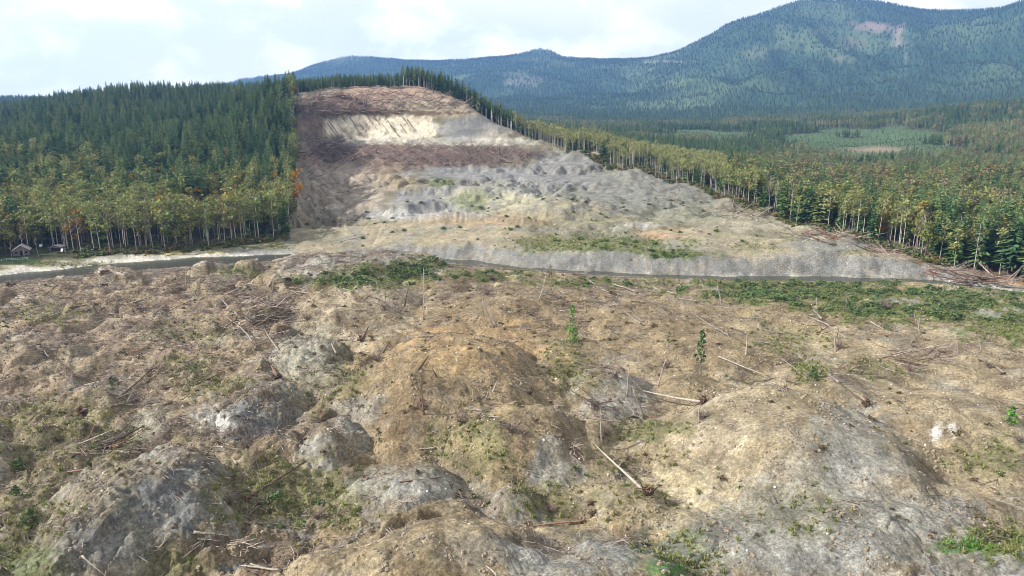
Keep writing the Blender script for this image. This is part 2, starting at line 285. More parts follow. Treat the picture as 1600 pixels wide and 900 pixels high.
# scar: gullies on the flanks, ledges, furrows
VX, VY = proj(X, Y, Z)
scarp = SCAR * sstep(690, 770, D) * sstep(200, 190, 0 * D)
wv = fbm(VX / 40, VY / 30, 60, 3) * 16; gl = np.abs(noise((VX - 1.4 * VY + wv) / 19, (VY + .5 * VX) / 55, 61)); flank = SCAR * sstep(620, 500, VX) * sstep(250, 270, VY) * (D > 430)
Z = Z - flank * (1 - gl) ** 3 * 5.0
face = np.exp(-((VY - 198) / 24) ** 2) * sstep(470, 500, VX) * sstep(780, 740, VX) * (D > 740) * (D < 900)
fur = np.abs(noise((VX - 1.35 * VY + wv * .35) / 13, (VY + .6 * VX) / 45, 63)) + .25 * np.clip(noise(VX / 30, VY / 30, 64), 0, 1); Z = Z - face * (1 - fur) ** 6 * 2.6 * sstep(680, 600, VX)
upper = np.exp(-((VY - 160) / 14) ** 2) * (D > 780) * (D < 900) * sstep(450, 470, VX) * sstep(800, 740, VX)
Z = Z + upper * (fbm(X / 14, Y / 14, 65, 3) * 2.2 + np.abs(noise(X / 7, Y / 7, 66)) * 2.4)
Z = Z + SCAR * sstep(560, 640, D) * sstep(900, 780, D) * (1 - face) * fbm(X / 14, Y / 14, 67, 4) * 2.2 + SCAR * sstep(600, 520, D) * fbm(X / 18, Y / 18, 68, 4, .55) * 1.6
wall = sstep(456, 478, VX) * sstep(640, 520, VX) * sstep(175, 215, VY) * sstep(372, 335, VY) * (D > 430) * (D < 900); Z = Z - wall * 8
tr = SCAR * sstep(470, 500, D) * sstep(720, 680, D) * sstep(560, 610, VX) * sstep(1010, 900, VX); tl = (Z + fbm(X / 40, Y / 40, 69, 3) * 2.5) / 10.5; tf = tl - np.floor(tl); Z = Z + tr * .85 * 10.5 * (sstep(.62, 1, tf) - tf)
flat = np.exp(-(((VX - 640) / 75) ** 4 + ((VY - 337) / 9) ** 4)) * (D > 440) * (D < 560)
Z = Z * (1 - flat) + 5.0 * flat
# natural hills and mountains
nat = 1 - DEB
Z = Z + nat * sstep(450, 900, D) * fbm(X / 160, Y / 160, 71, 4) * 5
mt = sstep(2600, 4200, D)
mb = sstep(1000, 1180, BX); mw = mb * sstep(5, 90, BY) * (.35 + .65 * mb) + (1 - mb) * .35 * sstep(90, 135, BY); Z = Z + mt * ((.5 - np.abs(fbm(X / 900 + .3, Y / 1400, 81, 3))) * 190 * mw + fbm(X / 300, Y / 300, 82, 4, 0.55) * (8 + 24 * mw)) * np.clip(BASE / 300, 0, 1)
# river bed and its cut banks
top_far = np.interp(X, [-400, -170, -120, -60, 0, 100, 180, 240, 400], [0, 0, 2, 5, 7.5, 8.5, 8, 2, 0]) + (X > -40) * (X < 200) * (noise(X / 33, Y / 200, 95) * 2.2 + noise(X / 11, Y / 200, 96) * .9)
gul = np.abs(noise(X / 17, Y / 30, 91)) * 0.9 + np.abs(noise(X / 5, Y / 12, 92)) * 0.22
bank = np.interp(rd - gul * 3 * (top_far > 3), [-60, -45, -18], [1, 1, 1])
slope_far = np.clip((rd - gul * 2.5) / np.where(top_far > 4, 1.25, 5.0) - RW / np.where(top_far > 4, 1.25, 5.0), -3, 60) + 0.25
dam = sstep(-125, -108, X) * sstep(-30, -48, X); slope_near = np.clip((-rd - RW) / (4.5 - 3.4 * dam + 6 * sstep(-120, -150, X)), -3, 60) + 0.25
slope_far = np.where(top_far > 4, np.minimum(slope_far, top_far + 0.6 * gul + np.maximum(rd - RW - top_far * 1.25, 0) * 0.16), slope_far)
lim = np.where(rd > 0, slope_far, slope_near)
inch = (np.abs(rd) < 60)
Z = np.where(inch, np.minimum(Z, lim), Z)
Z = np.where(np.abs(rd) < RW, np.minimum(Z, -0.5), Z)
VX, VY = proj(X, Y, Z)
BANK = sstep(RW - 1, RW + 1, rd) * sstep(1.0, -0.2, rd - RW - top_far * 1.25 - gul * 2.5) * (top_far > 2.5)

def ground_z(x, y):
    x = np.asarray(x, float); y = np.asarray(y, float)
    i = np.clip(np.interp(x / y, UC, np.arange(NC)), 0, NC - 1.001); j = np.clip(np.interp(y, ROW, np.arange(NR)), 0, NR - 1.001)
    i0 = i.astype(int); j0 = j.astype(int); a = i - i0; b = j - j0
    return (Z[j0, i0] * (1 - a) + Z[j0, i0 + 1] * a) * (1 - b) + (Z[j0 + 1, i0] * (1 - a) + Z[j0 + 1, i0 + 1] * a) * b
def grid_at(G, x, y):
    i = np.rint(np.clip(np.interp(x / y, UC, np.arange(NC)), 0, NC - 1)).astype(int); j = np.rint(np.clip(np.interp(y, ROW, np.arange(NR)), 0, NR - 1)).astype(int)
    return G[j, i]
def hit(px, py): return hit_on(Z, px, py)

# ------------------------------------------------------------------ terrain: soils
C = {'tan': (0.215, 0.18, 0.122), 'ochre': (0.178, 0.138, 0.088), 'pale': (0.27, 0.235, 0.175), 'grey': (0.205, 0.205, 0.192), 'dark': (0.12, 0.124, 0.128), 'humus': (0.10, 0.072, 0.048),
     'grass': (0.085, 0.115, 0.042), 'olive': (0.13, 0.126, 0.066), 'sand': (0.50, 0.45, 0.36), 'bank': (0.165, 0.168, 0.17), 'forest': (0.045, 0.05, 0.025), 'gravel': (0.44, 0.425, 0.39), 'rose': (0.205, 0.16, 0.125),
     'brownpink': (0.125, 0.09, 0.075), 'lush': (0.075, 0.15, 0.04), 'mtn': (0.030, 0.056, 0.032), 'mtnlight': (0.075, 0.105, 0.05), 'white': (0.6, 0.59, 0.57)}
COLR = np.empty(X.shape + (3,), np.float32)
def paint(m, c, k=1.0):
    m = np.clip(m * k, 0, 1)[..., None].astype(np.float32); COLR[...] = COLR * (1 - m) + np.array(C[c] if isinstance(c, str) else c, np.float32) * m
na = fbm(X / 26, Y / 26, 101, 4, 0.6); nb = fbm(X / 9, Y / 9, 103, 4, 0.6); nc = fbm(X / 3.2, Y / 3.2, 105, 3, 0.6)
COLR[...] = C['tan']
paint(sstep(1000, 700, VX) * sstep(400, 620, VX) * 0.7 + 0.15 + 0.3 * na, 'ochre')
paint(sstep(520, 300, VX) * (0.55 + 0.4 * nb), 'rose')
paint(sstep(0.1, 0.6, nb - 0.2 * na), 'pale', 0.55); paint(sstep(0.2, 0.8, fbm(X / 15, Y / 15, 107, 4, .6)) * FGM, 'grey', 0.55); paint(sstep(0.3, 0.9, fbm(X / 18, Y / 18, 108, 4, .6)) * FGM, 'olive', 0.5)
for k, s_ in (('tan', .55), ('ochre', .7), ('pale', .8), ('grey', .85), ('dark', .95)):
    paint(MK[k] * ((0.72 + 0.5 * nb + 0.3 * nc) if k != 'dark' else sstep(-.35, .25, nb + .4 * nc)), k, s_)
paint(sstep(0.2, 0.7, -nb + 0.5 * nc) * FGM, 'humus', 0.5); paint(sstep(.05, .55, fbm(X / 7, Y / 7, 109, 4, .6)) * FGM * sstep(620, 420, VX), (0.14, 0.10, 0.078), .55)
# far bank debris
paint(FAR * DEB * (0.75 + 0.3 * nb), (0.135, 0.135, 0.108))
for k in ('pale', 'grey', 'ochre'): paint(MK[k] * FAR * (0.85 + 0.5 * nb), k, 0.9)
paint(FAR * DEB * sstep(0.0, 0.5, nb + 0.3 * nc) * sstep(560, 480, D), 'olive', 0.6); paint(FAR * DEB0 * sstep(.55, .15, f9) * (rn9 > .55), 'pale', .5); paint(FAR * SCAR * sstep(.1, .6, na + .3 * nb), 'bank', .6)
# forest floor
paint(nat * sstep(300, 340, D) * FAR, 'forest')
paint(nat * FAR * sstep(46, 26, rd) * sstep(470, 440, VX), 'olive', 0.9); paint(sstep(RW + 14, RW + 6, rd + noise(X / 16, Y / 9, 127) * 9) * (rd > 0) * sstep(470, 430, VX), 'gravel', .9)
# patches: soils and ground cover, photo x, y, half sizes, colour, strength
PATCH = [
 # scar
 (620, 160, 160, 22, (0.26, 0.19, 0.15), 1.0), (700, 168, 90, 16, 'pale', .8), (600, 177, 130, 4.5, 'humus', 1.0), (592, 200, 105, 18, 'sand', 1.25), (480, 200, 24, 26, 'brownpink', .9), (735, 200, 55, 18, 'bank', .9), (790, 205, 40, 14, 'pale', .5), (800, 200, 50, 8, 'bank', .5),
 (660, 222, 190, 7, 'gravel', .45), (650, 244, 205, 17, 'brownpink', 1.15), (560, 262, 90, 14, 'rose', .8), (600, 280, 50, 16, 'tan', .8), (530, 300, 70, 40, (0.27, 0.235, 0.20), .8), (500, 240, 45, 20, 'rose', .6),
 (760, 272, 120, 12, 'bank', .9), (700, 313, 80, 18, 'bank', .95), (790, 305, 80, 20, (0.29, 0.28, 0.2), .8), (740, 312, 26, 16, 'grass', .55), (860, 290, 60, 18, 'bank', .5), (900, 265, 70, 26, 'bank', .85), (1000, 290, 90, 18, 'bank', .6), (960, 262, 60, 12, 'olive', .5), (690, 284, 24, 8, 'grass', .5), (890, 300, 30, 8, 'grass', .4), (640, 336, 70, 8, (0.30, 0.30, 0.295), 1.0), (700, 338, 60, 5, (0.30, 0.30, 0.295), .8),
 (480, 355, 60, 12, (0.24, 0.22, 0.15), .5), (930, 235, 60, 10, 'olive', .5), (930, 241, 14, 4, 'pale', .9), (1060, 330, 70, 16, 'bank', .5), (1000, 352, 40, 5, (0.34, 0.36, 0.34), .6),
 # plateau beyond the river
 (1000, 300, 120, 40, (0.145, 0.147, 0.135), .85), (880, 262, 60, 24, (0.15, 0.15, 0.145), .8), (1080, 335, 80, 14, (0.17, 0.17, 0.125), .8), (1190, 352, 80, 14, (0.175, 0.165, 0.12), .8), (1300, 384, 90, 12, (0.175, 0.17, 0.125), .75), (820, 288, 100, 16, 'bank', .6), (900, 345, 90, 10, (0.18, 0.17, 0.11), .6),
 (930, 385, 120, 14, 'grass', .6), (1060, 398, 50, 8, 'grass', .8), (860, 378, 60, 8, 'olive', .7), (1030, 366, 34, 6, (0.27, 0.17, 0.11), .6), (1170, 385, 40, 7, 'olive', .5), (760, 345, 90, 7, (0.26, 0.18, 0.11), .45), (1340, 398, 50, 7, 'olive', .8), (1300, 385, 60, 8, 'bank', .6), (1240, 400, 40, 6, 'grey', .7),
 (1400, 395, 60, 10, (0.30, 0.25, 0.21), .7), (1480, 425, 60, 12, (0.29, 0.25, 0.22), .8), (1560, 440, 60, 9, (0.32, 0.19, 0.12), .7), (1200, 350, 70, 12, (0.27, 0.25, 0.2), .6), (1520, 446, 60, 4, 'gravel', .7),
 # river side
 (60, 424, 110, 3.5, 'gravel', .9), (200, 410, 90, 5, 'gravel', .9), (330, 399, 110, 5.5, 'gravel', 1.0), (250, 396, 60, 4, 'olive', .7), (100, 412, 70, 4, 'olive', .8), (400, 393, 60, 6, 'bank', .8), (20, 432, 70, 4, 'gravel', .8), (280, 393, 70, 4, (0.33, 0.29, 0.06), .6), (30, 407, 34, 3, (0.05, 0.12, 0.05), .8), (370, 385, 80, 6, 'olive', .8), (1560, 462, 60, 4, 'gravel', .8),
 (600, 432, 90, 16, 'grass', .95), (660, 415, 50, 12, 'grass', .7), (520, 440, 60, 10, 'grass', .8), (380, 424, 30, 8, 'grass', .7), (760, 430, 60, 8, 'grass', .7), (950, 442, 130, 7, 'grass', .6), (1250, 455, 160, 16, 'grass', 1.0), (1450, 478, 180, 26, 'grass', 1.0), (1580, 500, 80, 30, 'grass', 1.0), (1420, 470, 40, 7, 'grey', .8), (1560, 488, 40, 8, 'grey', .8),
 # foreground
 (520, 600, 60, 40, 'olive', .7), (480, 570, 50, 50, (0.24, 0.24, 0.2), .7), (640, 600, 200, 60, 'ochre', .35), (760, 700, 40, 50, 'olive', .7), (690, 690, 30, 30, 'olive', .6), (430, 770, 110, 50, 'olive', .9), (520, 780, 60, 40, 'olive', .8), (340, 780, 30, 50, 'olive', .5), (50, 810, 80, 50, 'olive', .6), (40, 700, 80, 50, 'olive', .5), (100, 650, 80, 26, 'olive', .5),
 (150, 690, 80, 30, 'olive', .7), (330, 605, 60, 18, 'olive', .6), (80, 490, 60, 16, 'olive', .5), (300, 520, 60, 20, 'olive', .4), (280, 570, 50, 14, 'olive', .6), (30, 880, 80, 30, 'grass', .7), (270, 880, 60, 30, 'olive', .8), (600, 760, 60, 20, 'grey', .5), (190, 790, 130, 70, (0.165, 0.15, 0.105), .55), (255, 790, 62, 42, 'dark', 1.0), (160, 850, 60, 32, 'dark', .8), (300, 735, 34, 16, 'dark', .9), (410, 640, 50, 30, 'dark', .6), (860, 780, 60, 30, 'olive', .6), (1000, 750, 90, 60, 'olive', .3), (1060, 870, 70, 36, 'grass', .8), (1040, 888, 26, 14, 'lush', 1.0), (1090, 832, 30, 10, 'lush', .6),
 (1100, 780, 80, 50, (0.33, 0.29, 0.2), .6), (1180, 650, 110, 40, 'tan', .4), (1140, 720, 90, 60, 'pale', .35), (1330, 690, 60, 60, 'grey', .8), (1400, 725, 30, 20, 'grey', .6), (1300, 830, 200, 60, 'grey', .75), (1200, 860, 140, 40, 'dark', .35), (1250, 800, 80, 40, 'olive', .35), (1520, 885, 70, 22, 'dark', .4), (1560, 850, 70, 24, 'grass', 1.0), (1500, 855, 40, 10, 'lush', .8), (1464, 676, 9, 15, 'white', .85), (1489, 672, 7, 12, 'white', .6),
 (1540, 720, 70, 20, 'olive', .6), (1430, 690, 40, 40, 'ochre', .3), (1270, 580, 26, 14, 'grass', .9), (1370, 575, 40, 14, 'olive', .7), (1000, 675, 50, 16, 'olive', .6), (1045, 672, 40, 12, 'olive', .7), (880, 550, 30, 40, 'olive', .7), (900, 590, 30, 30, 'olive', .6), (1240, 530, 60, 20, 'olive', .5), (1090, 520, 60, 20, 'ochre', .4), (1560, 700, 30, 20, 'olive', .6), (1230, 720, 60, 40, 'tan', .3), (1450, 760, 120, 16, 'pale', .4), (1000, 620, 30, 14, 'grey', .4),
 (940, 860, 120, 26, 'dark', .5), (760, 860, 60, 30, 'grey', .4), (330, 650, 30, 24, 'white', .4), (240, 665, 30, 26, 'grey', .5), (560, 640, 40, 24, 'grey', .6), (620, 470, 60, 20, 'pale', .4), (800, 500, 120, 30, 'ochre', .5), (960, 520, 120, 40, 'ochre', .45), (740, 540, 130, 36, (0.31, 0.22, 0.12), .5)]
GRS = np.zeros(X.shape, np.float32)
pn = fbm(VX / 28, VY / 16, 111, 4, 0.6)
for px, py, a, b, c, k in PATCH:
    m = (np.abs(VX - px) < a * 1.8) & (np.abs(VY - py) < b * 1.8)
    r = np.sqrt(((VX[m] - px) / a) ** 2 + ((VY[m] - py) / b) ** 2)
    far5 = D[m] > 560; w = np.clip(np.where(far5, sstep(1.22, 0.84, r + .3 * pn[m] + .12 * nc[m]), 0) * k + (~far5) * sstep(1.45, 0.55, r + np.where(D[m] > 560, .28, .5) * pn[m] + 0.2 * nc[m]) * k, 0, 1)
    c_ = np.array(C[c] if isinstance(c, str) else c, np.float32)
    COLR[m] = COLR[m] * (1 - w[:, None]) + c_ * w[:, None]
    if c in ('grass', 'olive', 'lush'): GRS[m] = np.maximum(GRS[m], w * {'grass': 1, 'olive': 0.45, 'lush': 1.2}[c])
    elif c != 'olive': GRS[m] *= (1 - w * 0.8)
# furrows on the sand face are coloured darker along their bottoms
paint(face * (1 - fur) ** 5 * sstep(690, 610, VX), 'humus', 0.9)
paint(upper * sstep(0.05, 0.6, noise(VX / 9, VY / 5, 115)), 'humus', 0.65)
paint(upper * sstep(0.1, 0.6, noise(VX / 12, VY / 7, 116)), 'pale', 0.5)
paint(flank * (1 - gl) ** 2, 'humus', 0.6)
# river bank clay
paint(BANK * (0.8 + 0.3 * nc), 'bank'); paint(BANK * sstep(0.2, 0.7, noise(X / 9, Z / 5, 121)), 'pale', 0.3)
paint(BANK * sstep(150, 40, X) * sstep(6.5, 8, Z) * (X < 40), 'pale', .5)
paint(sstep(RW - 1.5, RW + .5, np.abs(rd)) * sstep(RW + 2.2, RW + .8, np.abs(rd)) * sstep(20, 60, X) * sstep(0.0, .35, noise(X / 11, Y / 40, 133)), 'gravel', .45)
GRS *= (1 - BANK) * (np.abs(rd) > RW)
# mountains: clear-cuts and young stands
mp_ = fbm(X / 700, Y / 700, 131, 3); paint(mt + sstep(1600, 2400, D) * nat, 'mtn'); paint(mt * sstep(0.0, 0.7, mp_), 'mtnlight', 0.7)
for px, py, a, b, c, k in ((1300, 62, 110, 22, 'mtnlight', .8), (1370, 42, 34, 8, (0.17, 0.13, 0.115), .8), (1402, 58, 8, 14, (0.17, 0.14, 0.12), .7), (1340, 66, 22, 5, (0.14, 0.12, 0.09), .6), (1180, 85, 30, 8, (0.13, 0.14, 0.09), .5),
                           (1310, 92, 26, 5, (0.12, 0.13, 0.08), .6), (1415, 90, 3, 30, (0.12, 0.12, 0.09), .5), (1500, 55, 60, 20, 'mtnlight', .5), (1060, 165, 60, 8, 'mtnlight', .9), (820, 125, 30, 8, (0.2, 0.19, 0.17), .4), (1040, 97, 40, 2, (0.2, 0.2, 0.17), .5)):
    m = (D > 2500); r = np.sqrt(((VX - px) / a) ** 2 + ((VY - py) / b) ** 2); paint(m * sstep(1.3, .6, r + .5 * pn), c, k)
m = (D > 1000) & (D < 2300)
for px, py, a, b in ((1345, 233, 140, 26), (1420, 212, 60, 12), (1110, 214, 80, 13)):
    r = np.sqrt(((VX - px) / a) ** 2 + ((VY - py) / b) ** 2); paint(m * sstep(1.15, .9, r + .5 * fbm(X / 150, Y / 150, 141, 3)), (0.06, 0.095, 0.045), .9)
paint(m * np.exp(-(((VX - 1370) / 50) ** 2 + ((VY - 234) / 5) ** 2)), (0.22, 0.16, 0.12), .8)
COLR *= (1 + 0.17 * nc + 0.14 * nb)[..., None]; COLR = np.clip(COLR, 0.012, 0.8)

# ------------------------------------------------------------------ materials
MATS = {}
def new_mat(name):
    m = bpy.data.materials.new(name); m.use_nodes = True; nt = m.node_tree
    b = nt.nodes['Principled BSDF']; b.inputs['Roughness'].default_value = 0.9; b.inputs['Specular IOR Level'].default_value = 0.25
    MATS[name] = m
    return m, nt, b
def soil_material():
    m, nt, b = new_mat('soil'); b.inputs['Roughness'].default_value = 0.97; b.inputs['Specular IOR Level'].default_value = 0.1
    at = N(nt, 'ShaderNodeAttribute', attribute_name='soil'); g = N(nt, 'ShaderNodeNewGeometry')
    P_ = g.outputs['Position']
    a = N(nt, 'ShaderNodeTexNoise', Scale=1.3, Detail=10, Roughness=0.78); L(nt, P_, a.inputs['Vector'])
    f = N(nt, 'ShaderNodeTexNoise', Scale=0.16, Detail=8, Roughness=0.68); L(nt, P_, f.inputs['Vector'])
    v = N(nt, 'ShaderNodeTexVoronoi', Scale=1.6); L(nt, P_, v.inputs['Vector'])
    w = N(nt, 'ShaderNodeTexVoronoi', Scale=4.5); L(nt, P_, w.inputs['Vector'])
    k = mixcol(nt, 1.0, at.outputs['Color'], mixcol(nt, maprange(nt, a.outputs[0], 0.34, 0.66), (0.64, 0.62, 0.60), (1.34, 1.34, 1.34)), 'MULTIPLY')
    k = mixcol(nt, 1.0, k, mixcol(nt, maprange(nt, f.outputs[0], 0.36, 0.66), (0.80, 0.81, 0.83), (1.20, 1.18, 1.14)), 'MULTIPLY')
    for vv, lo, hi in ((v, .86, 1.14), (w, .76, 1.24)):
        bw = N(nt, 'ShaderNodeSeparateColor'); L(nt, vv.outputs['Color'], bw.inputs[0]); k = mixcol(nt, 1.0, k, mixcol(nt, bw.outputs[0], (lo,) * 3, (hi, hi, hi * .98)), 'MULTIPLY')
    L(nt, k, b.inputs['Base Color'])
    e_ = N(nt, 'ShaderNodeTexNoise', Scale=5.5, Detail=4, Roughness=0.7); L(nt, P_, e_.inputs['Vector'])
    hgt = math_(nt, 'ADD', math_(nt, 'ADD', math_(nt, 'MULTIPLY', a.outputs[0], 1.2), math_(nt, 'MULTIPLY', e_.outputs[0], 0.5)), math_(nt, 'MULTIPLY', v.outputs[0], -0.35))
    bp = N(nt, 'ShaderNodeBump', Strength=0.9, Distance=0.35); L(nt, hgt, bp.inputs['Height']); L(nt, bp.outputs[0], b.inputs['Normal'])
    return m
def foliage_material(name, cols, tr=0.12):
    m, nt, b = new_mat(name); b.inputs['Roughness'].default_value = 0.75; b.inputs['Specular IOR Level'].default_value = 0.2
    oi = N(nt, 'ShaderNodeObjectInfo'); g = N(nt, 'ShaderNodeNewGeometry')
    r = nt.nodes.new('ShaderNodeValToRGB'); el = r.color_ramp.elements
    el[0].position = 0; el[0].color = (*cols[0], 1); el[1].position = 1; el[1].color = (*cols[-1], 1)
    for i, c in enumerate(cols[1:-1]): e = el.new((i + 1) / (len(cols) - 1)); e.color = (*c, 1)
    L(nt, oi.outputs['Random'], r.inputs[0])
    v = mixcol(nt, g.outputs['Random Per Island'], (0.62, 0.64, 0.62), (1.42, 1.38, 1.3))
    k = mixcol(nt, 1.0, r.outputs[0], v, 'MULTIPLY'); L(nt, k, b.inputs['Base Color'])
    t = N(nt, 'ShaderNodeBsdfTranslucent'); L(nt, k, t.inputs[0]); ms = N(nt, 'ShaderNodeMixShader'); ms.inputs[0].default_value = tr
    L(nt, b.outputs[0], ms.inputs[1]); L(nt, t.outputs[0], ms.inputs[2]); L(nt, ms.outputs[0], nt.nodes['Material Output'].inputs[0])
    return m
def wood_material(name, c0, c1, scale=2.0):
    m, nt, b = new_mat(name); tcn = N(nt, 'ShaderNodeNewGeometry'); oi = N(nt, 'ShaderNodeObjectInfo')
    a = N(nt, 'ShaderNodeTexNoise', Scale=scale, Detail=6, Roughness=0.65, Distortion=0.6); L(nt, tcn.outputs['Position'], a.inputs['Vector'])
    k = mixcol(nt, maprange(nt, a.outputs[0], 0.3, 0.7), c0, c1)
    k = mixcol(nt, 1.0, k, mixcol(nt, oi.outputs['Random'], (0.72, 0.72, 0.74), (1.2, 1.17, 1.12)), 'MULTIPLY'); L(nt, k, b.inputs['Base Color'])
    bp = N(nt, 'ShaderNodeBump', Strength=0.5, Distance=0.08); L(nt, a.outputs[0], bp.inputs['Height']); L(nt, bp.outputs[0], b.inputs['Normal'])
    return m
SOIL = soil_material()
M_CON = foliage_material('needles', [(0.042, 0.088, 0.040), (0.070, 0.125, 0.050), (0.105, 0.16, 0.060), (0.15, 0.19, 0.072)])
M_CONY = foliage_material('needles_young', [(0.035, 0.085, 0.03), (0.06, 0.12, 0.035), (0.09, 0.14, 0.04)])
M_ALD = foliage_material('alder_leaves', [(0.14, 0.18, 0.055), (0.18, 0.21, 0.07), (0.21, 0.23, 0.08), (0.15, 0.165, 0.065), (0.25, 0.24, 0.085)], 0.2)
M_ALDP = foliage_material('pale_leaves', [(0.19, 0.205, 0.08), (0.23, 0.235, 0.095), (0.18, 0.205, 0.075), (0.25, 0.24, 0.11)], 0.2)
M_MAP = foliage_material('maple_leaves', [(0.10, 0.14, 0.04), (0.14, 0.165, 0.05), (0.18, 0.18, 0.055), (0.12, 0.155, 0.045), (0.22, 0.18, 0.05)], 0.2)
M_GOLD = foliage_material('gold_leaves', [(0.30, 0.16, 0.018), (0.36, 0.21, 0.02), (0.26, 0.13, 0.02)], 0.2)
M_RUST = foliage_material('russet_leaves', [(0.12, 0.105, 0.055), (0.15, 0.115, 0.065), (0.12, 0.125, 0.065), (0.16, 0.145, 0.09)], 0.15)
M_SHR = foliage_material('shrub_leaves', [(0.055, 0.092, 0.035), (0.075, 0.12, 0.045), (0.10, 0.14, 0.055), (0.10, 0.125, 0.07)], 0.15)
M_GRA = foliage_material('grass_blades', [(0.11, 0.14, 0.045), (0.15, 0.165, 0.06), (0.19, 0.18, 0.08), (0.09, 0.13, 0.04)], 0.2)
M_LUSH = foliage_material('lush_grass', [(0.07, 0.18, 0.035), (0.09, 0.21, 0.04), (0.13, 0.21, 0.05)], 0.2)
M_BRI = foliage_material('bright_leaves', [(0.08, 0.20, 0.03), (0.10, 0.23, 0.035)], 0.2)
M_BARK = wood_material('bark', (0.07, 0.055, 0.042), (0.15, 0.125, 0.10))
M_PALE = wood_material('pale_bark', (0.22, 0.20, 0.175), (0.42, 0.40, 0.36))
M_LOGP = wood_material('bleached_wood', (0.19, 0.165, 0.14), (0.36, 0.33, 0.285))
M_LOGG = wood_material('grey_wood', (0.17, 0.145, 0.125), (0.32, 0.28, 0.25))
M_LOGD = wood_material('dark_wood', (0.05, 0.037, 0.03), (0.13, 0.095, 0.07))
M_LOGR = wood_material('red_wood', (0.13, 0.07, 0.05), (0.24, 0.14, 0.10))
M_TWIG = wood_material('twigs', (0.12, 0.088, 0.075), (0.25, 0.20, 0.18))
M_ROOT = wood_material('roots', (0.05, 0.034, 0.026), (0.14, 0.09, 0.06))
M_STONE = wood_material('stone', (0.42, 0.40, 0.37), (0.62, 0.60, 0.57), 4)
M_CLOD = wood_material('clods', (0.15, 0.125, 0.09), (0.26, 0.22, 0.165), 4)
WOOD = {'p': M_LOGP, 'g': M_LOGG, 'd': M_LOGD, 'r': M_LOGR}

# ------------------------------------------------------------------ the ground, one sheet to the horizon
def tag(o, label=None, cat=None, group=None, kind=None):
    for k, v in (('label', label), ('category', cat), ('group', group), ('kind', kind)):
        if v: o[k] = v
    return o
def mesh_np(name, co, faces4, mat, smooth=True):
    me = bpy.data.meshes.new(name); n = len(faces4)
    me.vertices.add(len(co)); me.vertices.foreach_set('co', np.ascontiguousarray(co, np.float32).ravel())
    me.loops.add(4 * n); me.loops.foreach_set('vertex_index', np.ascontiguousarray(faces4, np.int32).ravel())
    me.polygons.add(n); me.polygons.foreach_set('loop_start', np.arange(0, 4 * n, 4, dtype=np.int32))
    me.polygons.foreach_set('use_smooth', np.full(n, smooth)); me.materials.append(mat); me.update(calc_edges=True)
    return me
def sheet(name, r0, r1):
    z = Z[r0:r1]; co = np.stack([X[r0:r1], Y[r0:r1], z], -1).reshape(-1, 3); nr = r1 - r0
    i = np.arange((nr - 1) * NC).reshape(nr - 1, NC)[:, :-1].ravel()
    me = mesh_np(name, co, np.stack([i, i + 1, i + NC + 1, i + NC], 1), SOIL)
    at = me.color_attributes.new('soil', 'FLOAT_COLOR', 'POINT')
    at.data.foreach_set('color', np.concatenate([COLR[r0:r1].reshape(-1, 3), np.ones((nr * NC, 1), np.float32)], 1).astype(np.float32).ravel())
    o = bpy.data.objects.new(name, me); COL.objects.link(o); return tag(o, kind='structure')
RM = int(np.searchsorted(ROW, 2700))
sheet('ground', 0, RM + 1); sheet('mountains', RM, NR)

def river():
    n = len(RX); co = []; k = 9
    hw = np.interp(RX, [-300, -150, -90, 0, 60, 250, 400], [13, 14, 9, 6, 5.0, 6, 8]) + 11
    tx = np.gradient(RX); ty = np.gradient(RY); ln = np.hypot(tx, ty)
    for j in range(k):
        f = (j / (k - 1) * 2 - 1) * hw; co.append(np.stack([RX - ty / ln * f, RY + tx / ln * f, np.zeros(n)], -1))
    co = np.stack(co, 1).reshape(-1, 3); i = (np.arange(n - 1)[:, None] * k + np.arange(k - 1)).ravel()
    m, nt, b = new_mat('river_water'); b.inputs['Base Color'].default_value = (0.045, 0.048, 0.04, 1); b.inputs['Roughness'].default_value = 0.1; b.inputs['Specular IOR Level'].default_value = 0.12
    g = N(nt, 'ShaderNodeNewGeometry'); a = N(nt, 'ShaderNodeTexNoise', Scale=0.8, Detail=5, Roughness=0.6); L(nt, g.outputs['Position'], a.inputs['Vector'])
    bp = N(nt, 'ShaderNodeBump', Strength=0.5, Distance=0.15); L(nt, a.outputs[0], bp.inputs['Height']); L(nt, bp.outputs[0], b.inputs['Normal'])
    o = bpy.data.objects.new('river', mesh_np('river', co, np.stack([i, i + k, i + k + 1, i + 1], 1), m)); COL.objects.link(o); tag(o, kind='structure')
river()

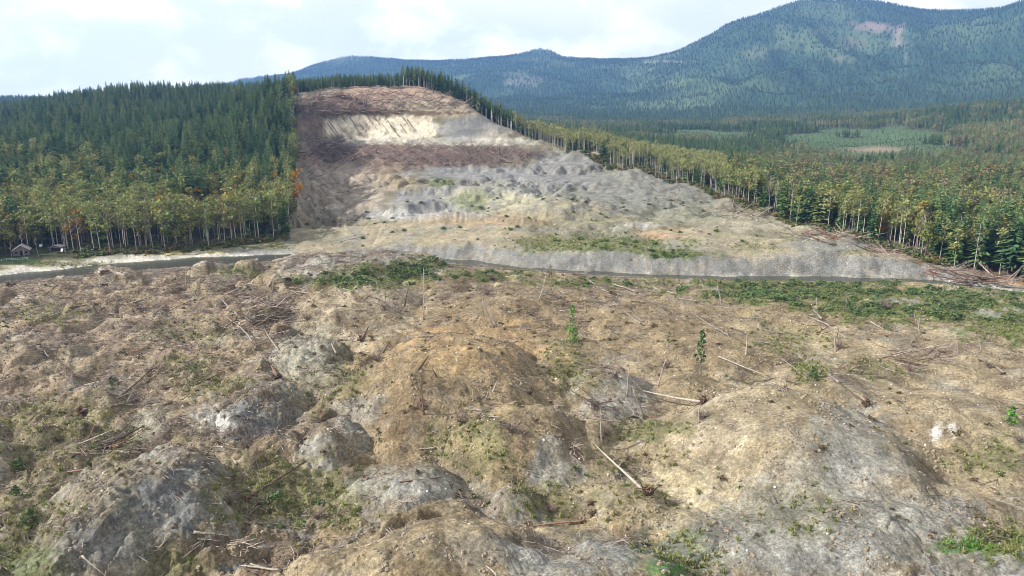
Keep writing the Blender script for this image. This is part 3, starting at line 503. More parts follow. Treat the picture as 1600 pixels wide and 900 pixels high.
# ------------------------------------------------------------------ small mesh builder
class MB:
    def __init__(s): s.v = []; s.f = []; s.m = []
    def face(s, pts, mi=0):
        i = len(s.v); s.v += [tuple(p) for p in pts]; s.f.append(tuple(range(i, i + len(pts)))); s.m.append(mi)
    def tube(s, pts, rad, n=5, mi=0, cap=True):
        i0 = len(s.v); pts = [Vector(p) for p in pts]
        for k, p in enumerate(pts):
            d = (pts[min(k + 1, len(pts) - 1)] - pts[max(k - 1, 0)]).normalized()
            a = d.orthogonal().normalized() if abs(d.z) < .9 else Vector((1, 0, 0)); b = d.cross(a).normalized(); a = b.cross(d)
            for j in range(n):
                t = 2 * math.pi * j / n; s.v.append(tuple(p + (a * math.cos(t) + b * math.sin(t)) * rad[k]))
        for k in range(len(pts) - 1):
            for j in range(n):
                a = i0 + k * n + j; b = i0 + k * n + (j + 1) % n; s.f.append((a, b, b + n, a + n)); s.m.append(mi)
        if cap:
            s.f.append(tuple(i0 + j for j in range(n - 1, -1, -1))); s.m.append(mi)
            e = i0 + (len(pts) - 1) * n; s.f.append(tuple(e + j for j in range(n))); s.m.append(mi)
    def leaf(s, c, size, R, mi=0, up=0.5):
        n = Vector((R.gauss(0, 1), R.gauss(0, 1), R.gauss(0, 1) + up)).normalized(); a = n.orthogonal().normalized(); a.rotate(__import__('mathutils').Quaternion(n, R.random() * 6.28)); b = n.cross(a)
        c = Vector(c); w = size * R.uniform(.35, .6); l = size * R.uniform(.5, .75)
        s.face([c - a * l, c - b * w, c + a * l * 1.1, c + b * w], mi)
    def mesh(s, name, mats, smooth=False):
        me = bpy.data.meshes.new(name); me.from_pydata(s.v, [], s.f)
        for m in mats: me.materials.append(m)
        me.polygons.foreach_set('material_index', s.m); me.polygons.foreach_set('use_smooth', [smooth] * len(s.f)); me.update(); return me
def link(name, me, parent=None):
    o = bpy.data.objects.new(name, me); COL.objects.link(o)
    if parent: o.parent = parent
    return o

# ------------------------------------------------------------------ tree prototypes (25 m tall)
def conifer(seed, bare=0.12, spread=0.16, whorls=22, per=9, h=25.0):
    R = random.Random(seed); t = MB(); c = MB()
    t.tube([(0, 0, -1.0), (R.uniform(-.1, .1), R.uniform(-.1, .1), h * .5), (0, 0, h * .97)], [h * .013, h * .009, h * .002], 5)
    z0 = bare * h
    for k in range(whorls):
        f = k / (whorls - 1); z = z0 + (h - z0) * (f ** 0.92) * .985; rr = spread * h * (1 - f) ** 0.72 * R.uniform(.8, 1.1) * min(1, .6 + f * 3.5) + .18
        a0 = R.random() * 6.28
        n = per if f < .8 else max(4, per - 2)
        for j in range(n):
            a = a0 + 6.283 * j / n + R.uniform(-.3, .3); r = rr * R.uniform(.5, 1.22); d = Vector((math.cos(a), math.sin(a), 0)); s_ = Vector((-math.sin(a), math.cos(a), 0))
            dz = -r * R.uniform(.25, .5); w = r * R.uniform(.17, .28) + .1; o = Vector((0, 0, z + R.uniform(-.75, .75) * (1 - .6 * f)))
            c.face([o, o + d * r * .55 + s_ * w + Vector((0, 0, dz * .4 - .2)), o + d * r + Vector((0, 0, dz)), o + d * r * .55 - s_ * w + Vector((0, 0, dz * .4 - .2))])
            if R.random() < .6: c.face([o + d * r * .2, o + d * r * .6 + s_ * w * .3 + Vector((0, 0, dz * .2 + .35)), o + d * r * .95 + Vector((0, 0, dz * .7 + .25)), o + d * r * .6 - s_ * w * .8 + Vector((0, 0, dz * .6 - .3))])
    c.face([(-.25, 0, h * .93), (.25, 0, h * .93), (0, 0, h * 1.02)]); c.face([(0, -.25, h * .93), (0, .25, h * .93), (0, 0, h * 1.02)])
    return t, c
def alder(seed, leaves=230, z0=.42, spread=.13, size=1.0, h=25.0):
    R = random.Random(seed); t = MB(); c = MB(); lean = Vector((R.uniform(-1, 1), R.uniform(-1, 1), 0)) * .9
    P = lambda f: Vector((lean.x * f * f, lean.y * f * f, f * h))
    t.tube([(0, 0, -1), P(.3), P(.65), P(.97)], [h * .0095, h * .0075, h * .005, h * .0015], 5)
    ends = []
    for k in range(11):
        f = R.uniform(z0, .93); a = R.random() * 6.28; l = spread * h * (1.15 - abs(f - .62) * 1.2) * R.uniform(.6, 1.1)
        e = P(f) + Vector((math.cos(a) * l, math.sin(a) * l, l * R.uniform(.5, 1.1)))
        t.tube([P(f), (P(f) + e) / 2 + Vector((0, 0, l * .06)), e], [h * .0038, h * .0025, h * .0012], 3, cap=False); ends.append((P(f), e))
    ends.append((P(.8), P(1.0)))
    for k in range(leaves):
        a, b = R.choice(ends); f = R.uniform(.35, 1.12); q = a.lerp(b, f)
        q = q + Vector((R.gauss(0, 1), R.gauss(0, 1), R.gauss(0, .8))) * .95; c.leaf(q, size * R.uniform(.6, 1.2), R)
    return t, c
def maple(seed, leaves=420, size=1.25, h=25.0, squat=1.0):
    R = random.Random(seed); t = MB(); c = MB()
    t.tube([(0, 0, -1), (.2, .1, h * .3), (.1, -.2, h * .62)], [h * .018, h * .013, h * .006], 6); lobes = []
    for k in range(13):
        a = R.random() * 6.28; f = R.uniform(.3, .93); rr = h * .24 * squat * math.sqrt(max(.05, 1 - ((f - .55) / .46) ** 2)) * R.uniform(.35, .95)
        e = Vector((math.cos(a) * rr, math.sin(a) * rr, f * h)); lobes.append((e, h * R.uniform(.075, .12)))
        t.tube([(0, 0, h * min(f * .6, .5)), e * .6 + Vector((0, 0, h * .14)), e], [h * .006, h * .004, h * .0015], 3, cap=False)
    for k in range(leaves):
        e, r = R.choice(lobes); d = Vector((R.gauss(0, 1), R.gauss(0, 1), R.gauss(0, 1))).normalized(); c.leaf(e + d * r * (R.random() ** .4), size * R.uniform(.6, 1.2), R, up=.9)
    return t, c
PROTO = []   # kind, trunk mesh, crown mesh, joined mesh, what it looks like
def add_proto(kind, tc_, bark, leaf, look):
    t, c = tc_; j = MB(); j.v = t.v + c.v; j.f = t.f + [tuple(i + len(t.v) for i in f) for f in c.f]; j.m = [0] * len(t.f) + [1] * len(c.f)
    PROTO.append((kind, t.mesh(kind + '_trunk', [bark]), c.mesh(kind + '_crown', [leaf]), j.mesh(kind, [bark, leaf]), look)); return len(PROTO) - 1
CONS = [add_proto('conifer_tree', conifer(s, .08 + .05 * (s % 3), .155 + .025 * (s % 3)), M_BARK, M_CON, 'dark green conifer') for s in range(4)]
BCON = [add_proto('conifer_tree', conifer(20 + s, .45, .10, 14, 7), M_PALE, M_CON, 'bare-stemmed conifer') for s in range(2)]
YCON = [add_proto('conifer_tree', conifer(30 + s, .06, .165, 20, 10), M_BARK, M_CONY, 'light green conifer') for s in range(2)]
ALD = [add_proto('alder_tree', alder(40 + s, 220 + 40 * (s % 2)), M_PALE, M_ALD, 'slim yellow-green alder') for s in range(4)]
ALDP = [add_proto('alder_tree', alder(50 + s, 190, .55, .105, .95), M_PALE, M_ALDP, 'slim pale olive alder') for s in range(3)]
BAREA = [add_proto('alder_tree', alder(60 + s, 45, .5, .12, .7), M_PALE, M_RUST, 'nearly leafless alder') for s in range(2)]
MAPL = [add_proto('maple_tree', maple(70 + s), M_BARK, M_MAP, 'round olive-green maple') for s in range(3)]
GOLD = [add_proto('maple_tree', maple(80 + s, 330, 1.1, 25, .75), M_BARK, M_GOLD, 'golden yellow maple') for s in range(2)]
RUST = [add_proto('maple_tree', maple(90 + s, 380, 1.2), M_BARK, M_RUST, 'russet brown broadleaf tree') for s in range(2)]

# ------------------------------------------------------------------ stuff: many small instances on one object
def scatter(name, meshes, pts, rot, scl, idx):
    me = bpy.data.meshes.new(name); n = len(pts); me.vertices.add(n); me.vertices.foreach_set('co', np.asarray(pts, np.float32).ravel())
    for an, ty, key, val in (('rot', 'FLOAT_VECTOR', 'vector', rot), ('scl', 'FLOAT_VECTOR', 'vector', scl), ('pick', 'INT', 'value', idx)):
        at = me.attributes.new(an, ty, 'POINT'); at.data.foreach_set(key, np.asarray(val, np.int32 if ty == 'INT' else np.float32).ravel())
    o = link(name, me); g = bpy.data.node_groups.new(name, 'GeometryNodeTree')
    g.interface.new_socket('Geometry', in_out='INPUT', socket_type='NodeSocketGeometry'); g.interface.new_socket('Geometry', in_out='OUTPUT', socket_type='NodeSocketGeometry')
    gi = g.nodes.new('NodeGroupInput'); go = g.nodes.new('NodeGroupOutput'); ip = g.nodes.new('GeometryNodeInstanceOnPoints'); jn = g.nodes.new('GeometryNodeJoinGeometry')
    for m in reversed(meshes):
        po = bpy.data.objects.new(name + '_source', m); oi = g.nodes.new('GeometryNodeObjectInfo'); oi.inputs[0].default_value = po
        ti = g.nodes.new('GeometryNodeGeometryToInstance'); g.links.new(oi.outputs['Geometry'], ti.inputs[0]); g.links.new(ti.outputs[0], jn.inputs[0])
    g.links.new(gi.outputs[0], ip.inputs['Points']); g.links.new(jn.outputs[0], ip.inputs['Instance']); ip.inputs['Pick Instance'].default_value = True
    for an, ty, sock in (('rot', 'FLOAT_VECTOR', 'Rotation'), ('scl', 'FLOAT_VECTOR', 'Scale'), ('pick', 'INT', 'Instance Index')):
        a = g.nodes.new('GeometryNodeInputNamedAttribute'); a.data_type = ty; a.inputs[0].default_value = an; out = [x for x in a.outputs if x.enabled][0]
        g.links.new(out, ip.inputs[sock])
    g.links.new(ip.outputs[0], go.inputs[0]); md = o.modifiers.new('scatter', 'NODES'); md.node_group = g
    tag(o, kind='stuff'); return o

# ------------------------------------------------------------------ forests
EDGE = [(-900, 560), (-300, 432), (0, 414), (70, 404), (150, 397), (300, 389), (400, 377), (446, 362, 412), (452, 345, 445), (456, 300, 540), (458, 260, 640), (460, 215, 760), (463, 172, 815), (468, 156, 830), (500, 140, 872), (560, 137, 889), (650, 139, 889), (700, 150, 874), (730, 164, 866), (760, 182, 852), (800, 202, 829), (850, 225, 789), (900, 238, 728), (1000, 264, 644), (1080, 290, 590),
        (1120, 312, 545), (1150, 328, 515), (1200, 334, 490), (1240, 352), (1300, 362), (1350, 374), (1400, 388), (1450, 408), (1510, 428), (1560, 436), (1610, 446), (1700, 470), (2200, 600)]
eu, ed = [], []
for px, py, *dk in EDGE:
    h_ = (float(ray(px, py)[0]) * dk[0], dk[0], 0) if dk else hit(px, py)
    if h_ is None: continue
    eu.append(h_[0] / h_[1]); ed.append(h_[1])
eu = np.array(eu); ed = np.array(ed); k = np.argsort(eu); eu, ed = eu[k], ed[k]
xs, ys = [], []
for d0, d1, s_ in ((300, 900, 6.6), (900, 1500, 8.5), (1500, 2800, 13), (2800, 7600, 24)):
    gx, gy = np.meshgrid(np.arange(-0.98 * d1, 0.98 * d1, s_), np.arange(d0, d1, s_))
    gx = (gx + RNG.uniform(-.48, .48, gx.shape) * s_).ravel(); gy = (gy + RNG.uniform(-.48, .48, gy.shape) * s_).ravel()
    m = (np.abs(gx / gy) < 0.95) & (gy > d0) & (gy < d1); xs.append(gx[m]); ys.append(gy[m])
tx = np.concatenate(xs); ty = np.concatenate(ys)
f_ = ty - np.interp(tx / ty + noise(tx / 22, ty / 22, 203) * .009 + noise(tx / 9, ty / 9, 204) * .003, eu, ed) + noise(tx / 17, ty / 17, 201) * 3 + noise(tx / 38, ty / 38, 202) * 16 * (tx / ty > .06)
keep = f_ > 0; tx, ty, f_ = tx[keep], ty[keep], f_[keep]
tz = ground_z(tx, ty); px_, py_ = proj(tx, ty, tz)
r1 = RNG.random(len(tx)); r2 = RNG.random(len(tx)); np1 = fbm(tx / 60, ty / 60, 205, 3); np2 = fbm(tx / 260, ty / 260, 207, 3)
kind = np.full(len(tx), -1); hgt = np.full(len(tx), 24.0)
pick = lambda lst: np.array(lst)[RNG.integers(0, len(lst), len(tx))]
con, bcon, ycon, ald, aldp, barea, mapl, gold, rust = map(pick, (CONS, BCON, YCON, ALD, ALDP, BAREA, MAPL, GOLD, RUST))
left = px_ < 462; rim = ~left & (px_ < 800) & (ty < 2400); ridge = (px_ >= 800) & (px_ < 1130) & (ty < 1000); right = ~left & ~rim & ~ridge
kind = con.copy(); hgt = (12 + 20 * r2 ** .8) * (1 + .2 * np1)
# left hill
fr = np.interp(px_, [0, 130, 260, 460], [330, 300, 190, 170]); pm = np.clip(1.25 * (1 - f_ / fr) + .5 * np1, 0, 1)
k = left & (f_ < 330); kind = np.where(k & (r1 < pm), np.where(r2 < .06, gold, np.where(r2 < .7, mapl, ald)), kind); hgt = np.where(k & (r1 < pm), 17 + 8 * r2, hgt)
k = left & (f_ < 26) & (px_ > 85); kind = np.where(k, np.where(r1 < .07, gold, np.where(r1 < .17, ycon, np.where(r1 < .3, barea, np.where(r1 < .38, mapl, ald)))), kind); hgt = np.where(k, 22 + 7 * r2, hgt)
k = left & (f_ > 100) & (r1 < .07 + .25 * np1); kind = np.where(k, mapl, kind); hgt = np.where(k, 15 + 5 * r2, hgt)
k = left & ((((px_ - 170) / 60) ** 2 + ((py_ - 182) / 9) ** 2 < 1) | (((px_ - 60) / 40) ** 2 + ((py_ - 202) / 6) ** 2 < 1)) & (r1 < .8); kind = np.where(k, rust, kind); hgt = np.where(k, 14.0, hgt)
k = left & (r1 > .9 - .3 * np2) & (kind < ALD[0]); kind = np.where(k, ycon, kind); k = left & (ty > 950); hgt = np.where(k, hgt * .8, hgt)
# plantation on the scarp's rim, taller and bare-stemmed further right
k = rim & (f_ < 40); kind = np.where(k & (r1 < np.where(px_ > 630, .65, .35)), bcon, kind)
hgt = np.where(rim, np.where(px_ < 630, 13 + 4 * r2, np.where(px_ < 800, 22 + 6 * r2, 22)), hgt)
# pale alders along the ridge
k = ridge; kind = np.where(k, np.where(r1 < .10 + .25 * np.clip(np1, 0, 1), con, np.where(r1 < .9, aldp, barea)), kind); hgt = np.where(k, 18 + 5 * r2, hgt)
# right: mixed low ground
k = right & (ty < 1100); deep = np.clip(f_ / 200, 0, 1)
pc = np.where(px_ > 1420, .5, .36) + .3 * np1 - .1 * deep
kr = np.where(r1 < pc, np.where(r2 < np.where(px_ > 1420, .25, .45), ycon, con), np.where(r2 < .012, gold, np.where(r2 < .52 - .1 * deep, ald, np.where(r2 < .58, barea, np.where(r2 < .66, aldp, np.where(r2 < .96 - .15 * deep, mapl, rust))))))
kind = np.where(k, kr, kind); hgt = np.where(k, np.where(kr < ALD[0], 19 + 12 * r2, 18 + 9 * r2), hgt)
k = right & (f_ < 22) & (px_ < 1420) & (r1 > .25) & (ty < 800); kind = np.where(k, np.where(r2 < .55, ald, np.where(r2 < .75, aldp, np.where(r2 < .9, barea, ycon))), kind); hgt = np.where(k, 20 + 9 * r2, hgt); k = right & (f_ < 60) & (px_ > 1420) & (kind < ALD[0]) & (ty < 700); hgt = np.where(k, 24 + 10 * r2, hgt)
k = right & (ty >= 1100) & (ty < 2800) & (np2 + .5 * np1 > .22) & (r1 < .85); kind = np.where(k, np.where(r2 < .5, aldp, np.where(r2 < .72, rust, np.where(r2 < .86, mapl, barea))), kind); hgt = np.where(right & (ty >= 1100), 13 + 8 * r2, hgt); hgt = np.where(right & (ty > 780) & (ty < 1100), hgt * .72, hgt)
cn = .5 * fbm(tx / 150, ty / 150, 141, 3); cut = (ty > 1000) & (ty < 2300) & (((((px_ - 1345) / 138) ** 2 + ((py_ - 234) / 26) ** 2) < (1 - cn) ** 2) | (((px_ - 1420) / 60) ** 2 + ((py_ - 212) / 12) ** 2 < (1 - cn) ** 2) | (((px_ - 1110) / 75) ** 2 + ((py_ - 213) / 11) ** 2 < (1 - cn) ** 2))
kind = np.where(cut, ycon, kind); hgt = np.where(cut, 3 + 2 * r2, hgt)
kx = (((px_ - 1370) / 42) ** 2 + ((py_ - 234) / 4.5) ** 2) < 1
# mountains: skip clear-cuts, thin the young stands
lum = grid_at(COLR[..., 0], tx, ty); far_ = ty >= 2800; hgt = np.where(far_, 15 + 9 * r2, hgt)
drop = (left & (f_ > 30) & (np1 + .6 * r2 > .95)) | (far_ & ((lum > .12) & (r1 < .93) | (lum > .055) & (r1 < .45))) | (kx & (ty > 1000) & (ty < 2300))
# the little clearing round the cabin on the left
cl = (px_ > -30) & (px_ < 104) & (f_ < 20) & (ty < 420); kind = np.where(cl, barea, kind); hgt = np.where(cl, 9 + 8 * r2, hgt); drop |= cl & (r1 < .62)
kp = ~drop; tx, ty, tz, f_, px_, py_, kind, hgt = (a[kp] for a in (tx, ty, tz, f_, px_, py_, kind, hgt)); n = len(tx)
scl = hgt / 25.0; wid = scl * np.where(kind < ALD[0], RNG.uniform(.95, 1.5, n), RNG.uniform(.85, 1.25, n)); rot = RNG.random(n) * 6.283; lx = RNG.normal(0, .025, n); ly = RNG.normal(0, .025, n)
# which stand out in view: sweep from near to far with a running skyline
tpx, tpy = proj(tx, ty, tz + hgt); score = np.zeros(n); skyl = np.full(1640, 900.0)
for i in np.argsort(ty):
    if ty[i] > 1000: break
    w = max(2, int(F_ / ty[i] * hgt[i] * .1)); a, b = int(px_[i]) - w + 20, int(px_[i]) + w + 21
    if b < 20 or a > 1620: continue
    a, b = max(a, 0), min(b, 1640); base = min(py_[i], 900); s_ = skyl[a:b]
    score[i] = np.clip(np.minimum(s_, base) - tpy[i], 0, None).sum(); skyl[a:b] = np.minimum(s_, tpy[i] + (base - tpy[i]) * .25)
CROP = np.array([p[0] for p in PROTO])[kind]; solo = np.zeros(n, bool)
for kd in ('conifer_tree', 'alder_tree', 'maple_tree'):
    ii = np.nonzero(CROP == kd)[0]; ii = ii[np.argsort(-score[ii])][:290]; solo[ii[score[ii] > 12]] = True
for i in np.nonzero(solo)[0]:
    kd, tm, cm, jm, look = PROTO[kind[i]]
    e = link(kd, None); e.location = (tx[i], ty[i], tz[i]); e.rotation_euler = (lx[i], ly[i], rot[i]); e.scale = (wid[i], wid[i], scl[i])
    link('trunk', tm, e); link('crown', cm, e)
    p = px_[i]
    hi = 'low on' if py_[i] > 300 else 'halfway up' if py_[i] > 225 else 'high on'
    if p < 150 and ty[i] < 400: w_ = 'at the water side of the grey-roofed cabin' if p < 60 else 'around the dark shed'
    elif p < 150: w_ = f'{hi} the hill behind the grey-roofed cabin'
    elif p < 462 and f_[i] < 30: w_ = 'in the front row above the gravel bar' if p < 300 else 'at the wood edge near the foot of the scar'
    elif p < 300: w_ = f'{hi} the hill above the gravel bar'
    elif p < 462: w_ = f'{hi} the hill close beside the scar'
    elif p < 560: w_ = 'along the left half of the scarp top'
    elif p < 640: w_ = 'along the middle of the scarp top'
    elif p < 740: w_ = 'on the crest where the scarp top turns down'
    elif p < 840: w_ = 'on the rim at the right shoulder of the scarp'
    elif p < 960: w_ = 'on the upper part of the ridge right of the scar'
    elif p < 1130: w_ = 'on the lower part of the ridge right of the scar'
    elif p < 1240: w_ = ('at the front of' if f_[i] < 25 else 'inside') + ' the wood corner beyond the plateau'
    elif p < 1330: w_ = ('at the front of' if f_[i] < 25 else 'inside') + ' the wood behind the driftwood bank'
    elif p < 1430: w_ = ('at the front of' if f_[i] < 25 else 'inside') + ' the wood around the leaning dead trunks'
    else: w_ = ('at the front of' if f_[i] < 25 else 'deeper in') + ' the wood at the far right'
    if hgt[i] > 26: look = 'tall ' + look
    elif hgt[i] < 15: look = 'short ' + look
    tag(e, f'{look} {w_}', 'tree', f'{look}s {w_}')
for nm, sel in (('conifer_forest', (CROP == 'conifer_tree') & ~solo & (ty < 2800)), ('broadleaf_forest', (CROP != 'conifer_tree') & ~solo & (ty < 2800)), ('mountain_forest', ty >= 2800)):
    ks = kind[sel & ~(solo)]; m = sel & ~solo; u_, inv = np.unique(kind[m], return_inverse=True)
    scatter(nm, [PROTO[j][3] for j in u_], np.stack([tx[m], ty[m], tz[m]], -1), np.stack([lx[m], ly[m], rot[m]], -1), np.stack([wid[m], wid[m], scl[m]], -1), inv)


# ------------------------------------------------------------------ ground cover and litter (uncountable)
def sample(n, d0, d1, um=0.86):
    d = np.sqrt(RNG.random(n) * (d1 * d1 - d0 * d0) + d0 * d0); return RNG.uniform(-um, um, n) * d, d
def spread(name, meshes, x, y, s0, s1, flat=1.0, sink=0.0, tilt=0.15):
    n = len(x); z = ground_z(x, y) - sink; sc = RNG.uniform(s0, s1, n)
    scatter(name, meshes, np.stack([x, y, z], -1), np.stack([RNG.normal(0, tilt, n), RNG.normal(0, tilt, n), RNG.random(n) * 6.283], -1), np.stack([sc, sc, sc * flat], -1), RNG.integers(0, len(meshes), n))
def tuft(seed, mat, n=16, h=.7, r=.45):
    R = random.Random(seed); b = MB()
    for k in range(n):
        a = R.random() * 6.28; q = Vector((math.cos(a), math.sin(a), 0)) * r * R.random(); d = Vector((R.gauss(0, .35), R.gauss(0, .35), 1)) * h * R.uniform(.5, 1.1); s_ = Vector((-math.sin(a), math.cos(a), 0)) * .07
        b.face([q - s_, q + s_, q + d * .6 + s_ * .8, q + d, q + d * .6 - s_ * .8])
    return b.mesh('tuft', [mat])
def bush(seed, mat, n=60, r=1.0, h=1.0, size=.45, stems=0, stem_mat=None):
    R = random.Random(seed); b = MB()
    for k in range(stems):
        a = R.random() * 6.28; e = Vector((math.cos(a) * r * R.random(), math.sin(a) * r * R.random(), h * R.uniform(.6, 1))); b.tube([(0, 0, -.1), e * .5 + Vector((0, 0, .1)), e], [.05, .035, .015], 3, 1, False)
    for k in range(n):
        d = Vector((R.gauss(0, 1), R.gauss(0, 1), R.gauss(0, 1))).normalized() * (R.random() ** .4); lump = 1 + .35 * math.sin(3 * math.atan2(d.y, d.x) + seed)
        b.leaf((d.x * r * lump, d.y * r * lump, (abs(d.z) * h) * .95 + .05), size * R.uniform(.6, 1.3), R, up=.8)
    return b.mesh('bush', [mat] + ([stem_mat] if stem_mat else []))
def twigs(seed, mat, n=6, l=2.2, r=.05, up=.12, spread_=.8):
    R = random.Random(seed); b = MB(); a0 = R.random() * 3.14
    for k in range(n):
        a = a0 + R.gauss(0, .6); d = Vector((math.cos(a), math.sin(a), R.uniform(0, up))) * l * R.uniform(.35, 1) * .5; q = Vector((R.gauss(0, spread_), R.gauss(0, spread_), R.uniform(.02, .2))); rr = r * R.uniform(.6, 1.3)
        b.tube([q - d, q + Vector((R.gauss(0, .06), R.gauss(0, .06), .04)), q + d], [rr, rr * .9, rr * .4], 3, 0, False)
    return b.mesh('twigs', [mat])
def clod(seed, mat, flat=.6):
    R = random.Random(seed); b = MB(); ring = []
    top = (R.gauss(0, .1), R.gauss(0, .1), flat)
    r0 = [(math.cos(j * 1.047) * R.uniform(.4, .6), math.sin(j * 1.047) * R.uniform(.4, .6), -.15) for j in range(6)]; r1 = [(x * R.uniform(.6, .95), y * R.uniform(.6, .95), flat * R.uniform(.45, .8)) for x, y, z in r0]
    for j in range(6): b.face([r0[j], r0[(j + 1) % 6], r1[(j + 1) % 6], r1[j]]); b.face([r1[j], r1[(j + 1) % 6], top])
    return b.mesh('stone', [mat])
x, y = sample(330000, 92, 420); g = grid_at(GRS, x, y); m = RNG.random(len(x)) < g * np.where(y < 200, .62, .38)
lu = grid_at((np.abs(COLR - np.array(C['lush'])).sum(-1) < .035).astype(np.float32), x, y) > .5
spread('grass', [tuft(i, M_GRA) for i in range(4)], x[m & ~lu], y[m & ~lu], .6, 1.5, .8); m2 = lu & (RNG.random(len(x)) < .9)
spread('lush_grass', [tuft(i + 9, M_LUSH, 22, .6) for i in range(3)], x[m2], y[m2], .7, 1.4, .8)
x, y = sample(60000, 95, 560); g = grid_at(GRS, x, y); pxx = 800 + F_ * x / y; m = (RNG.random(len(x)) < np.where(y > 235, sstep(.45, .95, g) * np.where(y > 345, .22, .8) * (.5 + sstep(-.3, .4, fbm(x / 14, y / 14, 311, 3))), sstep(.3, .6, g) * sstep(560, 420, pxx) * .07)) | (RNG.random(len(x)) < .012 * (y > 350) * grid_at(DEB0 * (rd > 22), x, y))
spread('shrubbery', [bush(i, M_SHR) for i in range(5)], x[m], y[m], .6, 1.9, .85)
x, y = sample(200000, 330, 720); q_ = y - np.interp(x / y, eu, ed); pxx = 800 + F_ * x / y; m = (q_ > -5) & (q_ < 12) & (RNG.random(len(x)) < .5 * np.where(pxx > 1150, 1, .45)) & ~((pxx > -40) & (pxx < 104))
M_UND = foliage_material('undergrowth_leaves', [(0.06, 0.095, 0.03), (0.10, 0.13, 0.045), (0.14, 0.10, 0.05), (0.09, 0.12, 0.04), (0.17, 0.12, 0.06)], .15)
spread('undergrowth', [bush(i + 40, M_UND, 80, 1.2, 1.3, .55) for i in range(5)], x[m], y[m], .7, 2.2, .9)
fg = lambda x, y: grid_at(FGM * (np.abs(rd) > RW + 1), x, y)
x, y = sample(110000, 90, 345); nz = fbm(x / 13, y / 13, 301, 3, .6); pxx = 800 + F_ * x / y
m = RNG.random(len(x)) < fg(x, y) * np.clip(.10 + .5 * nz + .25 * sstep(650, 300, pxx) + .25 * sstep(220, 290, y), 0, 1) * np.where(pxx > 1050, .2, .55)
spread('twig_litter', [twigs(i, (M_TWIG, M_LOGD, M_LOGG, M_TWIG)[i % 4], 4 + i % 4, 2.2 + .4 * (i % 3), .045) for i in range(8)], x[m], y[m], .5, 1.5)
x, y = sample(80000, 95, 560); nz = fbm(x / 8, y / 8, 305, 3, .6); db = grid_at(np.maximum(FGM, SCAR * .7) * (np.abs(rd) > RW + 1), x, y); pxx = 800 + F_ * x / y
m = RNG.random(len(x)) < db * np.clip(.02 + .6 * nz, 0, 1) * np.where((pxx > 1050) & (y < 200), .25, .6) * np.where(y > 340, .35, 1)
M_WEED = foliage_material('weed_leaves', [(0.085, 0.06, 0.04), (0.12, 0.085, 0.05), (0.10, 0.10, 0.045), (0.17, 0.125, 0.07), (0.075, 0.095, 0.035)])
spread('weeds', [bush(i + 20, M_WEED, 26, .5, .45, .3) for i in range(5)], x[m], y[m], .5, 1.7, .8)
x, y = sample(7000, 95, 430); nz = fbm(x / 20, y / 20, 307, 3); db = grid_at(DEB, x, y); m = RNG.random(len(x)) < db * np.clip(.22 + .5 * nz, 0, 1)
spread('pebbles', [clod(i, M_STONE) for i in range(5)], x[m], y[m], .18, .55)
x, y = sample(150000, 85, 300); nz = fbm(x / 10, y / 10, 309, 3); db = grid_at(DEB, x, y); m = RNG.random(len(x)) < db * np.clip(.05 + .5 * nz, 0, 1)
spread('clod_rubble', [clod(i + 7, M_CLOD, .5) for i in range(5)], x[m], y[m], .2, .8)

def dead_tree(seed, l=13.0, stubs=9, r=.3):
    R = random.Random(seed); b = MB(); b.tube([(0, 0, 0), (R.gauss(0, .2), R.gauss(0, .2), l * .5), (0, 0, l)], [r, r * .75, r * .25], 4, 0, False)
    for k in range(stubs):
        z = R.uniform(.3, .95) * l; a = R.random() * 6.28; q = R.uniform(.6, 2.0); b.tube([(0, 0, z), (math.cos(a) * q, math.sin(a) * q, z + q * R.uniform(.1, .7))], [.09, .03], 3, 0, False)
    return b.mesh('dead_tree', [(M_LOGG, M_TWIG, M_LOGR, M_LOGP, M_TWIG, M_LOGD)[seed % 6]])
DT = [dead_tree(i) for i in range(6)]
def timber(name, zones):
    P_, R_, S_ = [], [], []
    for px, py, a, b, n, tilt, s_, az in zones:
        for k in range(n):
            t = RNG.random() * 6.283; r = math.sqrt(RNG.random()); h_ = hit(px + a * r * math.cos(t), py + b * r * math.sin(t))
            if h_ is None: continue
            P_.append((h_[0], h_[1], h_[2] - .1)); R_.append((0, np.clip(RNG.normal(tilt, .22), .05, 1.62), az + RNG.normal(0, .9 if az else 3.0))); q = s_ * RNG.uniform(.5, 1.25); S_.append((q, q, q))
    scatter(name, DT, P_, R_, S_, RNG.integers(0, len(DT), len(P_)))
